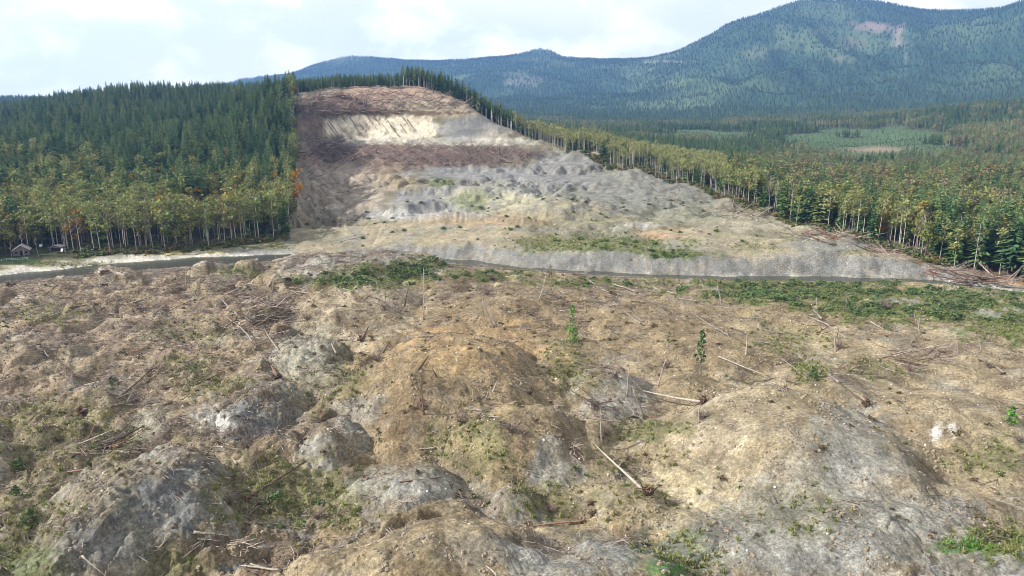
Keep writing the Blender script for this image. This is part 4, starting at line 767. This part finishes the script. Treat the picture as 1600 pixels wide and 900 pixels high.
timber('fallen_timber_debris', [(650, 243, 200, 16, 900, 1.2, 1.0, 0), (760, 246, 110, 12, 260, .35, .5, 0), (560, 258, 90, 14, 160, 1.4, .8, -.8), (500, 230, 45, 16, 150, 1.45, 1.1, -.8), (610, 160, 150, 17, 420, 1.35, 1.1, -.9), (520, 165, 55, 18, 160, 1.35, 1.3, -.8), (600, 288, 60, 20, 90, 1.4, .6, -.8), (500, 300, 50, 40, 40, 1.45, .9, -.8),
    (640, 222, 150, 4, 60, 1.2, .5, 0), (950, 275, 150, 35, 60, 1.4, .5, .5), (1060, 305, 60, 12, 60, 1.2, .6, 0), (1150, 335, 60, 8, 70, 1.35, .8, 0), (1300, 368, 60, 8, 130, 1.45, .9, 0), (1400, 392, 50, 7, 90, 1.45, .8, 0), (1540, 437, 60, 5, 110, 1.4, .9, 0), (1480, 422, 40, 6, 50, 1.4, .7, 0), (400, 492, 62, 34, 260, 1.45, .55, .3), (420, 455, 80, 16, 160, 1.45, .5, .2), (300, 470, 120, 25, 90, 1.47, .4, .2), (150, 470, 140, 26, 90, 1.47, .4, .2), (330, 445, 70, 10, 70, 1.45, .5, .2), (600, 480, 40, 16, 50, 1.1, .4, 0), (1430, 555, 70, 14, 110, 1.45, .5, .3), (1300, 520, 40, 12, 40, 1.45, .5, .6), (960, 455, 120, 8, 60, 1.45, .5, 0), (1440, 512, 30, 5, 30, 1.4, .5, 0), (200, 620, 100, 30, 60, 1.45, .5, 1.0), (160, 700, 60, 14, 50, 1.45, .5, .6), (950, 640, 60, 20, 40, 1.3, .5, 0), (250, 396, 80, 3, 30, 1.5, .5, .3), (1090, 500, 210, 34, 90, 1.47, .38, .4), (880, 480, 120, 24, 50, 1.47, .38, .3), (1500, 550, 100, 24, 60, 1.47, .4, .4), (1290, 585, 60, 16, 30, 1.47, .4, .5), (720, 470, 120, 22, 60, 1.4, .38, .2), (90, 520, 100, 30, 60, 1.47, .38, .4), (230, 560, 100, 30, 60, 1.47, .38, .5)])

# ------------------------------------------------------------------ logs, snags and uprooted stumps, one by one
def root_wad(R, r, mat=None):
    b = MB()
    for k in range(16):
        d = Vector((R.gauss(0, 1), R.gauss(0, 1), R.gauss(0, .35))).normalized(); q = r * R.uniform(.7, 1.15); m_ = d * q * .55 + Vector((R.gauss(0, .1), R.gauss(0, .1), R.gauss(0, .1))) * r
        b.tube([(0, 0, 0), m_, d * q + Vector((R.gauss(0, .15), R.gauss(0, .15), R.gauss(0, .15))) * r], [r * .2, r * .11, r * .03], 4, 0, False)
    for k in range(10):
        d = Vector((R.gauss(0, 1), R.gauss(0, 1), R.gauss(0, .4))).normalized(); b.leaf(d * r * R.uniform(.1, .6), r * .7, R)
    return b.mesh('root_wad', [M_ROOT])
def timber_piece(name, p0, p1, r, tone, R, roots=0.0, stubs=4, label=None, cat='log', group=None, broken=True):
    p0, p1 = Vector(p0), Vector(p1); d = p1 - p0; l = d.length; b = MB(); side = d.cross(Vector((0, 0, 1))).normalized() if name != 'snag' else Vector((1, 0, 0)); bend = R.gauss(0, .022) * l
    n = 6; pts = []; rad = []
    for k in range(n):
        f = k / (n - 1); pts.append(d * f + side * bend * math.sin(f * 3.14) + Vector((R.gauss(0, r * .08), R.gauss(0, r * .08), R.gauss(0, r * .08)))); rad.append(r * (1 - .55 * f) * R.uniform(.93, 1.07))
    rad[0] *= 1.2
    b.tube(pts, rad, 7)
    if broken: b.tube([pts[-1], pts[-1] + d.normalized() * r * 2.2 + side * r * .2], [rad[-1] * .75, rad[-1] * .1], 4, 0, False)
    for k in range(stubs):
        f = R.uniform(.2, .95); q = d * f; v = Vector((R.gauss(0, 1), R.gauss(0, 1), abs(R.gauss(0, 1)))).normalized() * R.uniform(.5, 1.0) * min(2.2, .12 * l + .3) + d.normalized() * .3
        b.tube([q, q + v], [r * .3, r * .07], 3, 0, False)
    o = link(name, b.mesh(name, [WOOD[tone]], True)); o.location = p0; tag(o, label, cat, group)
    if roots:
        w = link('root_wad', root_wad(R, roots)); w.parent = o; w.location = d.normalized() * -.2; w.rotation_euler = d.to_track_quat('Z', 'Y').to_euler()
    return o
# lying logs: photo pixels of both ends (butt first), radius m, tone, root radius, label
LOGS = [
 (400, 550, 355, 501, .30, 'g', 0, 'long grey log slanting down through the driftwood tangle'), (434, 592, 412, 556, .34, 'r', 1.6, 'reddish grey log with a torn root end below the driftwood tangle'), (361, 491, 347, 473, .28, 'p', 0, 'short bleached log at the upper left of the driftwood tangle'),
 (442, 495, 404, 476, .30, 'p', 0, 'bleached log lying across the middle of the driftwood tangle'), (390, 497, 395, 482, .22, 'p', 0, 'stubby pale log pointing down in the driftwood tangle'), (360, 497, 412, 480, .28, 'g', 0, 'grey log rising to the right behind the bleached one in the tangle'),
 (374, 501, 404, 506, .42, 'g', 0, 'thick short grey log under the driftwood tangle'), (448, 465, 422, 483, .24, 'g', 0, 'thin grey log leaning across the right of the driftwood tangle'), (460, 489, 432, 488, .26, 'p', 0, 'pale level log at the right of the driftwood tangle'),
 (436, 548, 412, 512, .24, 'g', 0, 'thin grey log right of the long log in the tangle'), (448, 465, 476, 466, .26, 'p', 0, 'pale level log at the top right of the driftwood tangle'), (420, 450, 432, 430, .30, 'p', 0, 'bleached log tilted upright beside the pale dam mound'),
 (386, 433, 320, 434, .20, 'p', 0, 'long thin bleached pole lying level along the river debris'), (464, 456, 492, 459, .22, 'p', 0, 'pale pole on the green slope below the dam mound'), (512, 461, 526, 464, .22, 'p', 0, 'small pale pole end beside the green slope below the dam mound'), (552, 457, 533, 451, .28, 'p', 0, 'bleached log at the foot of the green shrubby mound'),
 (526, 555, 518, 539, .42, 'p', 0, 'short thick white log alone on the grey-green slope'), (108, 484, 176, 475, .26, 'd', 0, 'long dark log on the brown debris below the gravel bar'), (159, 487, 188, 473, .24, 'd', 0, 'dark log crossing the end of the long dark one'),
 (56, 544, 131, 537, .30, 'd', 0, 'dark log lying level near the left edge'), (128, 650, 219, 616, .38, 'g', 1.5, 'grey log with roots above the tan mound at left'), (190, 619, 240, 572, .30, 'd', 0, 'dark log climbing the slope behind the rooted grey log'),
 (303, 603, 350, 581, .24, 'd', 0, 'dark thin log above the tan and grey mounds'), (255, 456, 278, 434, .24, 'd', 0, 'dark log slanting on the debris just below the river'), (308, 556, 317, 537, .20, 'd', 0, 'short dark stick log on the orange-brown slope'),
 (212, 472, 275, 453, .26, 'g', 0, 'grey log lying along a shallow rise below the river'), (303, 836, 355, 841, .26, 'p', 0, 'white split log on grass right of the big dark mound'), (308, 843, 322, 845, .20, 'p', 0, 'white splinter beside the split log right of the dark mound'), (440, 894, 378, 886, .24, 'p', 0, 'white broken log at the bottom edge'), (392, 884, 414, 889, .2, 'p', 0, 'white splinter behind the broken log at the bottom edge'),
 (370, 727, 362, 718, .22, 'p', 0, 'small pale log piece behind the big dark mound'), (404, 733, 400, 720, .2, 'p', 0, 'small pale piece of timber in grass right of the dark mound top'), (384, 782, 478, 724, .36, 'd', 1.0, 'long dark rotten log lying in the grassy hollow'), (106, 738, 184, 723, .16, 'r', 0, 'thin reddish pole on the slope left of the dark mound'),
 (128, 869, 162, 898, .16, 'p', 0, 'thin pale pole in the bottom left corner grass'), (156, 704, 224, 667, .34, 'd', 0, 'dark log at the foot of the tan mound at left'), (112, 716, 150, 701, .3, 'd', 0, 'dark log lower left of the one under the tan mound'), (187, 749, 218, 723, .2, 'd', 0, 'dark crooked log on the crest of the big dark mound'),
 (391, 822, 450, 824, .14, 'p', 0, 'thin pale pole above the small dark clay cone'), (246, 860, 268, 835, .14, 'g', 0, 'thin grey stick at the right foot of the big dark mound'), (680, 701, 657, 702, .24, 'p', 0, 'pale level log in the grass below the brown hill'), (692, 707, 679, 698, .22, 'p', 0, 'pale log meeting the level one below the brown hill'),
 (625, 758, 692, 750, .2, 'r', 0, 'reddish brown pole on the grey mound above the bottom mound'), (776, 900, 760, 885, .18, 'p', 0, 'pale stick poking in at the bottom centre edge'), (1011, 773, 931, 698, .36, 'p', 2.0, 'long bleached trunk with a big root wad lying downslope'), (915, 815, 838, 822, .24, 'r', 0, 'brown log lying above the grey bottom mound'),
 (1100, 630, 1007, 612, .36, 'p', 1.9, 'long pale trunk with dark roots left of the smooth tan hill'), (1123, 558, 1213, 593, .28, 'p', 0, 'long thin bleached trunk behind the smooth tan hill'), (1213, 595, 1250, 600, .24, 'p', 0, 'pale pole continuing the thin trunk at the hill crest'),
 (957, 445, 996, 457, .30, 'p', 0, 'bleached log on the brow above the river at centre'), (950, 458, 917, 437, .26, 'g', 0, 'grey log slanting on the brow left of the bleached one'), (1022, 453, 1057, 462, .32, 'p', 0, 'pale log on the brow beside a tan hump'), (1093, 473, 1060, 468, .28, 'g', 0, 'grey log just below the brow left of the upright stump'),
 (1000, 510, 958, 475, .26, 'g', 0, 'grey log running down the brown slope at upper centre'), (1004, 504, 985, 486, .2, 'g', 0, 'thin grey log parallel to the one on the brown slope'), (1137, 525, 1077, 485, .26, 'g', 0, 'long grey log running down the slope right of centre'), (908, 580, 950, 577, .32, 'd', 0, 'dark log lying across the hollow at centre'),
 (995, 650, 963, 617, .18, 'g', 0, 'thin grey pole leaning in the hollow below the dead stems'), (973, 593, 955, 580, .18, 'p', 0, 'thin pale pole at the end of the dark log in the hollow'), (1177, 488, 1192, 500, .28, 'p', 0, 'short bleached log on the tan hump at upper right'), (827, 615, 795, 601, .26, 'g', 1.3, 'grey log with round root end at the right foot of the brown hill'), (858, 628, 880, 628, .16, 'p', 0, 'small pale stick beside the round root end'),
 (1283, 503, 1247, 465, .34, 'g', 0, 'thick grey log sticking up past the shrubs at right'), (1297, 510, 1260, 495, .28, 'g', 0, 'grey log tucked under the thick one near the shrubs'), (1323, 530, 1283, 503, .24, 'g', 0, 'grey log continuing down from the thick one at right'), (1310, 600, 1277, 572, .34, 'g', 0, 'pale grey log beside the small green patch'), (1352, 632, 1310, 600, .34, 'd', 1.9, 'dark log with brown root wad on the tan slope'),
 (1260, 593, 1215, 557, .2, 'g', 0, 'thin grey log behind the crest of the smooth tan hill'), (1360, 503, 1381, 515, .26, 'p', 0, 'pale log at the edge of the green shrubs at right'), (1403, 583, 1373, 572, .22, 'g', 0, 'grey log in the grassy dip at right'), (1567, 587, 1507, 543, .22, 'g', 0, 'long grey branchy log near the right edge'), (1240, 568, 1258, 567, .2, 'p', 0, 'small pale level log left of the green patch'),
 (1330, 362, 1358, 353, .32, 'p', 0, 'pale log pointing into the wood at the driftwood bank'), (1300, 372, 1335, 364, .3, 'g', 0, 'grey log on the driftwood bank before the wood'), (1262, 372, 1300, 358, .3, 'p', 0, 'pale log at the left of the driftwood bank'), (1538, 434, 1567, 431, .3, 'p', 0, 'pale log at the edge of the wood near the river bend'), (1546, 448, 1602, 452, .36, 'g', 0, 'long grey log at the waterline at the right edge'), (1350, 388, 1385, 376, .3, 'g', 0, 'grey log under the golden maple'),
 (530, 379, 570, 369, .3, 'p', 0, 'pale log on the dam mound above the grey slope'), (870, 292, 884, 300, .3, 'p', 0, 'pale log on the grey bench in the scar'), (930, 262, 945, 268, .28, 'p', 0, 'small pale log on the upper grey slope right of the scar'), (700, 432, 722, 418, .24, 'g', 0, 'grey log leaning at the edge of the green mound'), (1186, 331, 1216, 322, .3, 'p', 0, 'pale log pile end at the wood beyond the plateau')]
RL = random.Random(5)
for k in range(16):                                     # trunks that slid down the sand face
    qx = 498 + k * 9.5 + RL.uniform(-4, 4); qy = RL.uniform(183, 196); ln_ = RL.uniform(10, 24); LOGS.append((qx, qy, qx + ln_ * .75, qy + ln_, .42, 'd', 0, 'dark trunk lying down the pale sand face of the scarp'))
for x0, y0, x1, y1, r, tone, roots, lab in LOGS:
    a = hit(x0, y0); b_ = hit(x1, y1)
    if a is None or b_ is None: continue
    a, b_ = Vector(a), Vector(b_)
    if abs(b_.y - a.y) > 3.0 * (abs(b_.x - a.x) + abs(y1 - y0) * a.y / F_ * 2 + 4): b_.y = a.y + math.copysign(abs(y1 - y0) * a.y / F_ * 2.5, b_.y - a.y); b_.x = float(ray(x1, y1)[0]) * b_.y; b_.z = float(ground_z(b_.x, b_.y))
    gap = max(float(ground_z(*(a.lerp(b_, f)).xy)) - a.lerp(b_, f).z for f in np.linspace(.08, .92, 9))
    up = min(max(gap, 0), 1.6) * .6 + r * .55; a.z += up; b_.z += up
    timber_piece('fallen_log', a, b_, r * .85, tone, RL, roots, 5 if (b_ - a).length > 9 else 1, lab, group='dark trunks on the sand face' if 'sand face' in lab else None)
# standing dead stems: photo pixels of foot and top
SNAGS = [
 (662, 500, 662, 420, .24, 'g', 'tall thin dead stem standing behind the brown hill'), (773, 512, 753, 467, .22, 'g', 'leaning dead stem of the fan of three on the brown slope'), (776, 511, 762, 470, .18, 'g', 'middle dead stem of the fan of three on the brown slope'), (772, 510, 770, 473, .16, 'g', 'upright dead stem of the fan of three on the brown slope'), (632, 478, 638, 450, .26, 'd', 'dark leaning dead stem near the pale knoll'),
 (593, 472, 588, 440, .16, 'p', 'thin pale dead stem beside leafless brush on the pale knoll'), (567, 526, 576, 510, .3, 'd', 'short dark stem beside the pale clay block'), (594, 554, 605, 540, .4, 'd', 'thick dark stub leaning right on the brown hill'), (652, 578, 668, 558, .36, 'd', 'dark slanting stub on the face of the brown hill'), (770, 611, 776, 597, .26, 'p', 'short pale stub right of the brown hill'), (758, 624, 763, 612, .22, 'p', 'pale stub low at the right of the brown hill'),
 (739, 626, 739, 613, .24, 'p', 'small upright white stub on the brown hill foot'), (663, 647, 658, 592, .2, 'r', 'thin reddish dead stem below the brown hill'), (684, 590, 676, 577, .24, 'd', 'short dark stub in the middle of the brown hill'), (1128, 474, 1121, 447, .42, 'p', 'thick upright bleached stump on the brow by the river'), (1166, 554, 1167, 533, .42, 'p', 'upright white broken trunk on the tan slope right of centre'),
 (842, 468, 853, 431, .22, 'p', 'slender pale leaning stem on the brow left of the shrub'), (893, 441, 882, 427, .3, 'p', 'pale stem tilted over the river brow'), (917, 488, 914, 462, .2, 'g', 'grey dead stem right of the green sapling'), (980, 619, 983, 576, .24, 'p', 'upright pale dead stem above the hollow'), (1028, 604, 1041, 560, .22, 'g', 'leaning dead stem with twigs left of the ragged conifer'), (1007, 653, 989, 608, .34, 'p', 'thick pale dead stem leaning left in the hollow'),
 (1093, 661, 1094, 632, .16, 'g', 'thin dead stem beside brush left of the smooth tan hill'), (941, 695, 938, 640, .24, 'p', 'pale dead stem standing at the foot of the long bleached trunk'), (1306, 549, 1305, 527, .34, 'p', 'pale upright stump among driftwood at right'), (1400, 518, 1399, 505, .26, 'p', 'small pale stump at the edge of the green shrubs'), (1438, 523, 1434, 500, .24, 'p', 'forked pale stem above the driftwood pile by the shrubs'), (1322, 481, 1322, 455, .16, 'g', 'thin dead stem rising from the green shrubs'),
 (1276, 476, 1276, 465, .2, 'p', 'short pale stub just inside the green shrubs'), (291, 444, 290, 424, .22, 'p', 'pale dead stem standing by the river at left'), (47, 495, 46, 482, .26, 'g', 'grey stub on the debris near the left edge'), (88, 432, 88, 411, .14, 'g', 'thin bare stem at the near river bank'), (386, 485, 385, 471, .2, 'p', 'pale upright stub at the back of the driftwood tangle'), (500, 642, 506, 618, .1, 'd', 'thin dark stem between the two grey cones'),
 (1320, 353, 1341, 331, .28, 'p', 'pale dead trunk leaning out of the wood over driftwood'), (1330, 356, 1342, 334, .24, 'g', 'second dead trunk leaning beside the pale one at the wood'), (1360, 371, 1363, 350, .26, 'p', 'short pale dead trunk standing under the wood edge'), (1390, 381, 1391, 346, .28, 'p', 'pale bare trunk standing before the golden maple'), (1392, 381, 1411, 364, .26, 'g', 'dead trunk leaning right below the golden maple'), (1568, 441, 1598, 416, .3, 'g', 'long dead trunk leaning right at the river bend'), (1579, 440, 1594, 422, .26, 'p', 'pale trunk leaning beside the long one at the river bend'), (1579, 405, 1586, 368, .3, 'p', 'pale bare trunk against dark conifers at far right'),
 (1144, 327, 1148, 305, .28, 'p', 'pale trunk leaning out at the wood corner beyond the plateau'), (1164, 333, 1152, 316, .24, 'p', 'pale trunk leaning left at the wood corner beyond the plateau'), (780, 334, 770, 322, .2, 'p', 'small pale stem at the foot of the grassy bluff in the scar'), (988, 632, 984, 600, .14, 'g', 'thin grey stem beside the thick leaning one in the hollow'), (1230, 612, 1226, 580, .1, 'p', 'thin pale stem on the crest of the smooth tan hill'), (1218, 610, 1220, 586, .08, 'p', 'second thin pale stem on the smooth tan crest')]
for x0, y0, x1, y1, r, tone, lab in SNAGS:
    a = hit(x0, y0)
    if a is None: continue
    u_, s_ = ray(x1, y1); top = (float(u_) * a[1], a[1], CAM_Z + float(s_) * a[1])
    timber_piece('snag', (a[0], a[1], a[2] - .4), top, r, tone, RL, 0, 7 if y0 - y1 > 25 else 1, lab, 'dead tree')
# uprooted stumps
for px, py, r, lab in ((161, 428, 2.4, 'black uprooted stump at the edge of the river'), (14, 448, 2.2, 'dark uprooted stump near the river at the left edge'), (161, 448, 1.8, 'brownish stump below the black one by the river'), (563, 533, 2.0, 'dark brown root mass left of the brown hill'), (926, 806, 1.2, 'small brown stump above the grey bottom mound'), (1227, 608, 1.0, 'small stump under the thin stems on the smooth tan crest'), (940, 686, 1.2, 'dark stump round the foot of the pale dead stem'), (955, 459, 1.6, 'dark root mass on the brow above the river'), (770, 438, 1.8, 'dark brown root heap on the ridge behind the brown hill'), (1020, 510, 1.6, 'flat dark root mass on the brown slope at centre'), (1567, 585, 1.2, 'small root clump at the end of the branchy log')):
    h_ = hit(px, py)
    if h_ is None: continue
    o = link('uprooted_stump', None); o.location = h_; R = random.Random(px); tag(o, lab, 'stump')
    w = link('root_wad', root_wad(R, r * .75), o); w.rotation_euler = (R.uniform(.6, 1.3), 0, R.uniform(-1, 1)); w.location = (0, 0, r * .3)
    b = MB(); b.tube([(0, 0, r * .25), (r * .3, r * .5, r * .35), (r * .5, r * 1.1, r * .3)], [r * .3, r * .22, r * .2], 7); link('trunk', b.mesh('stump_trunk', [M_LOGD], True), o)

# ------------------------------------------------------------------ single shrubs and saplings
def bare_shrub(seed, h=2.2, n=26):
    R = random.Random(seed); b = MB()
    for k in range(n):
        a = R.random() * 6.28; q = h * R.uniform(.5, 1); l = R.uniform(.15, .8); e = Vector((math.cos(a) * l * q, math.sin(a) * l * q, q * R.uniform(.45, 1))); s_ = Vector((R.gauss(0, .12), R.gauss(0, .12), 0))
        b.tube([s_, s_ + e * .5 + Vector((0, 0, .12 * q)), s_ + e], [.05, .035, .012], 3, 0, False)
        for j in range(3):
            f = R.uniform(.4, .9); p = s_ + e * f; v = e * .3 + Vector((R.gauss(0, .25), R.gauss(0, .25), R.uniform(0, .3))) * h * .4; b.tube([p, p + v], [.028, .008], 3, 0, False)
    return b.mesh('bare_shrub', [M_TWIG])
BS = [bare_shrub(i) for i in range(5)]
for i, (px, py, sc, lab) in enumerate(((797, 675, 2.0, 'leafless purplish brush on the front of the brown mound'), (815, 680, 1.4, 'small leafless brush beside the larger one on the brown mound'), (600, 485, 2.2, 'leafless brush at the foot of the thin pale stem'), (625, 490, 2.0, 'leafless brush behind the dark leaning stem'), (590, 565, 2.2, 'grey leafless brush below the dark root mass'), (960, 590, 2.6, 'grey leafless brush above the hollow at centre'), (930, 640, 2.4, 'grey leafless thicket left of the pale dead stem'), (1040, 575, 2.4, 'grey twiggy brush round the leaning dead stem'), (1095, 655, 2.0, 'grey twiggy brush left of the smooth tan hill'), (950, 680, 2.0, 'brown brush at the foot of the pale dead stem'),
    (495, 810, 1.8, 'pinkish leafless brush in the grassy hollow'), (360, 790, 1.6, 'pinkish leafless brush right of the big dark mound'), (660, 640, 2.0, 'leafless brush round the thin reddish stem'), (760, 460, 2.6, 'tall leafless brush on the ridge behind the brown hill'), (1383, 484, 3.6, 'pale leafless shrub standing in the green shrubs'), (980, 720, 1.6, 'low leafless brush beside the long bleached trunk'), (1420, 580, 2.0, 'grey leafless brush beside the driftwood at right'), (1545, 575, 1.8, 'grey leafless brush near the right edge'), (1590, 690, 1.6, 'brown leafless brush below the round green shrub'), (720, 660, 1.8, 'leafless brush in the cleft below the brown hill'), (860, 800, 1.5, 'twiggy brush at the right of the small grey cone'), (1310, 545, 2.0, 'grey twiggy brush round the pale upright stump'), (480, 500, 2.0, 'leafless brush right of the driftwood tangle'), (690, 470, 2.0, 'leafless brush right of the tall thin dead stem'), (1370, 590, 1.6, 'leafless brush by the grassy dip at right'), (1115, 764, .5, 'tiny red-brown plant on the smooth tan slope'))):
    h_ = hit(px, py)
    if h_ is None: continue
    o = link('bare_shrub', BS[i % 5]); o.location = h_; o.scale = (sc * .75, sc * .75, sc * .7); o.rotation_euler = (0, 0, i * 1.3); tag(o, lab, 'shrub')
def sapling(px, py, hpx, wr, mat, lab, kind_='sapling', n=170, size=.6, gap=0.0, cat='tree'):
    h_ = hit(px, py)
    if h_ is None: return
    ht = hpx * h_[1] / F_ * 1.04; R = random.Random(px); o = link(kind_, None); o.location = h_; tag(o, lab, cat)
    t = MB(); t.tube([(0, 0, -.3), (.05, .1, ht * .5), (0, 0, ht)], [.16, .11, .03], 5); c = MB()
    for k in range(n):
        f = R.random(); z = ht * (gap + (1 - gap) * f); rr = wr * ht * (1 - f) ** .5 * (.45 + .55 * abs(math.sin(f * 9 + px))) ; a = R.random() * 6.28; q = rr * R.random() ** .5
        c.leaf((math.cos(a) * q, math.sin(a) * q, z - q * .15), size * R.uniform(.6, 1.3), R)
        if R.random() < .2: t.tube([(0, 0, z), (math.cos(a) * q, math.sin(a) * q, z + q * .3)], [.05, .02], 3, 0, False)
    link('trunk', t.mesh('sapling_trunk', [M_LOGG]), o); link('crown', c.mesh('sapling_crown', [mat]), o)
sapling(893, 532, 60, .17, M_BRI, 'bright green slender sapling on the brown slope'); sapling(899, 531, 24, .3, M_BRI, 'low bright green bush at the foot of the sapling', 'leafy_shrub', 90, .5, 0, 'shrub')
sapling(1093, 588, 78, .17, M_CONY, 'ragged green conifer with a bare grey trunk', 'ragged_conifer', 120, .7, .3); sapling(1044, 548, 32, .22, M_SHR, 'thin pale green sapling left of the ragged conifer', 'sapling', 45, .5, .3)
sapling(860, 462, 48, .16, M_GRA, 'tall wispy olive shrub on the brow above the river', 'leafy_shrub', 120, .5, 0, 'shrub'); sapling(1579, 660, 28, .5, M_BRI, 'round bright green shrub at the right edge', 'leafy_shrub', 190, .45, 0, 'shrub'); sapling(1562, 742, 9, .8, M_SHR, 'small dark green bush below the right-edge shrub', 'leafy_shrub', 40, .35, 0, 'shrub')
sapling(1270, 590, 18, .7, M_SHR, 'green bush beside the pale grey log at right', 'leafy_shrub', 110, .5, 0, 'shrub'); sapling(1248, 352, 26, .3, M_CONY, 'dark green bush before the wood beyond the plateau', 'leafy_shrub', 110, .9, 0, 'shrub'); sapling(30, 735, 22, .7, M_SHR, 'dark green bush at the left edge', 'leafy_shrub', 120, .5, 0, 'shrub'); sapling(25, 775, 18, .7, M_SHR, 'green bush below the dark one at the left edge', 'leafy_shrub', 90, .45, 0, 'shrub')
sapling(50, 815, 24, .9, M_SHR, 'spreading dark green bush left of the big dark mound', 'leafy_shrub', 140, .5, 0, 'shrub'); sapling(175, 607, 14, .6, M_SHR, 'small green bush on the choppy debris at left', 'leafy_shrub', 60, .4, 0, 'shrub'); sapling(302, 580, 14, .8, M_SHR, 'small green bush above the tan mound', 'leafy_shrub', 60, .4, 0, 'shrub')

# ------------------------------------------------------------------ the cabin in the trees by the river
M_ROOF = wood_material('roof_metal', (0.24, 0.22, 0.23), (0.34, 0.32, 0.33), .6); M_WALLW = wood_material('board_wall', (0.13, 0.11, 0.12), (0.22, 0.19, 0.19), 1.2); M_WHITE = wood_material('white_sheet', (0.7, 0.7, 0.68), (0.82, 0.82, 0.8), .8); M_DARK = wood_material('dark_opening', (0.02, 0.02, 0.02), (0.03, 0.03, 0.03)); M_FEN = wood_material('fence_wood', (0.40, 0.42, 0.36), (0.55, 0.56, 0.5))
def box(b, c, s_, mi=0):
    x, y, z = c; a, d, e = s_; v = [(x + i * a, y + j * d, z + k * e) for i in (-.5, .5) for j in (-.5, .5) for k in (0, 1)]
    for q in ((0, 1, 3, 2), (4, 6, 7, 5), (0, 4, 5, 1), (2, 3, 7, 6), (0, 2, 6, 4), (1, 5, 7, 3)): b.face([v[i] for i in q], mi)
def gable(b, c, w, d, h, over=.5, t=.15):
    x, y, z = c
    for sgn in (-1, 1):
        e = Vector((x + sgn * (w / 2 + over), 0, z - over * h / (w / 2))); r_ = Vector((x, 0, z + h))
        p = [Vector((q.x, yy, q.z)) for q in (e, r_) for yy in (y - d / 2 - over, y + d / 2 + over)]; u = Vector((0, 0, t))
        b.face([p[0], p[1], p[3], p[2]]); b.face([p[0] + u, p[2] + u, p[3] + u, p[1] + u])
        for i, j in ((0, 1), (1, 3), (3, 2), (2, 0)): b.face([p[i], p[j], p[j] + u, p[i] + u])
def cabin(px, py, w, d, hw, hr, rz, lab, nm='cabin', openf=False):
    h_ = hit(px, py); o = link(nm, None); o.location = (h_[0], h_[1], h_[2] - .2); o.rotation_euler = (0, 0, rz); tag(o, lab, 'building')
    b = MB(); box(b, (0, 0, 0), (w, d, hw)); b.face([(-w / 2, -d / 2, hw), (w / 2, -d / 2, hw), (0, -d / 2, hw + hr)]); b.face([(-w / 2, d / 2, hw), (0, d / 2, hw + hr), (w / 2, d / 2, hw)]); link('wall', b.mesh('wall', [M_WALLW]), o)
    b = MB(); gable(b, (0, 0, hw + .05), w, d, hr); link('roof', b.mesh('roof', [M_ROOF]), o)
    b = MB(); box(b, (0, -d / 2 - .03, .1), (w * (.8 if openf else .16), .08, hw * .82)); link('opening' if openf else 'door', b.mesh('door', [M_DARK]), o)
    if not openf:
        for sx in (-.3, .3): b = MB(); box(b, (sx * w, -d / 2 - .03, hw * .4), (1.1, .08, 1.0)); link('window', b.mesh('window', [M_DARK]), o)
cabin(35, 397, 7.5, 7, 2.8, 2.6, .5, 'grey-roofed cabin half hidden in the trees by the river'); cabin(90, 391, 6, 4.5, 2.3, .9, .15, 'small dark open shed under grey roof beside the cabin', 'shed', True)
for px, py, rz, lab in ((81, 391, .5, 'white tilted sheet left of the dark shed'), (96, 393, -.4, 'white upright sheet right of the dark shed'), (63, 386, .1, 'small white sheet between cabin and shed')):
    h_ = hit(px, py); b = MB(); box(b, (0, 0, 0), (1.5, .12, 1.7)); o = link('leaning_panel', b.mesh('leaning_panel', [M_WHITE])); o.location = h_; o.rotation_euler = (-.35, .2, rz); tag(o, lab, 'panel')
f0, f1_ = Vector(hit(-6, 409)), Vector(hit(44, 406)); o = link('rail_fence', None); o.location = f0; tag(o, 'pale rail fence along the green lawn before the cabin', 'fence'); dv = f1_ - f0
for k in range(7):
    b = MB(); q = dv * (k / 6); q.z = float(ground_z(f0.x + q.x, f0.y + q.y)) - f0.z; b.tube([q + Vector((0, 0, -.2)), q + Vector((0, 0, 1.35))], [.08, .07], 5); link('post', b.mesh('post', [M_FEN]), o)
for z in (.65, 1.25): b = MB(); b.tube([Vector((0, 0, z)), dv * .5 + Vector((0, 0, z)), dv + Vector((0, 0, z))], [.09, .09, .09], 4); link('rail', b.mesh('rail', [M_FEN]), o)

# ------------------------------------------------------------------ haze
def haze():
    b = MB(); x0, x1, y0, y1, z0, z1 = -11700, 11700, -200, 9000, float(Z.min()) - 1, float(Z.max()) + 45
    v = [(x, y, z) for x in (x0, x1) for y in (y0, y1) for z in (z0, z1)]
    for q in ((0, 1, 3, 2), (4, 6, 7, 5), (0, 4, 5, 1), (2, 3, 7, 6), (0, 2, 6, 4), (1, 5, 7, 3)): b.face([v[i] for i in q])
    m = bpy.data.materials.new('haze'); m.use_nodes = True; nt = m.node_tree; nt.nodes.clear()
    p = N(nt, 'ShaderNodeVolumePrincipled', Density=HAZE, Anisotropy=0.2); p.inputs['Color'].default_value = (0.21, 0.44, 0.97, 1)
    L(nt, p.outputs[0], N(nt, 'ShaderNodeOutputMaterial').inputs['Volume'])
    me = b.mesh('haze', [m]); o = link('haze', me); tag(o, kind='stuff')
HAZE = 6.5e-5
haze()
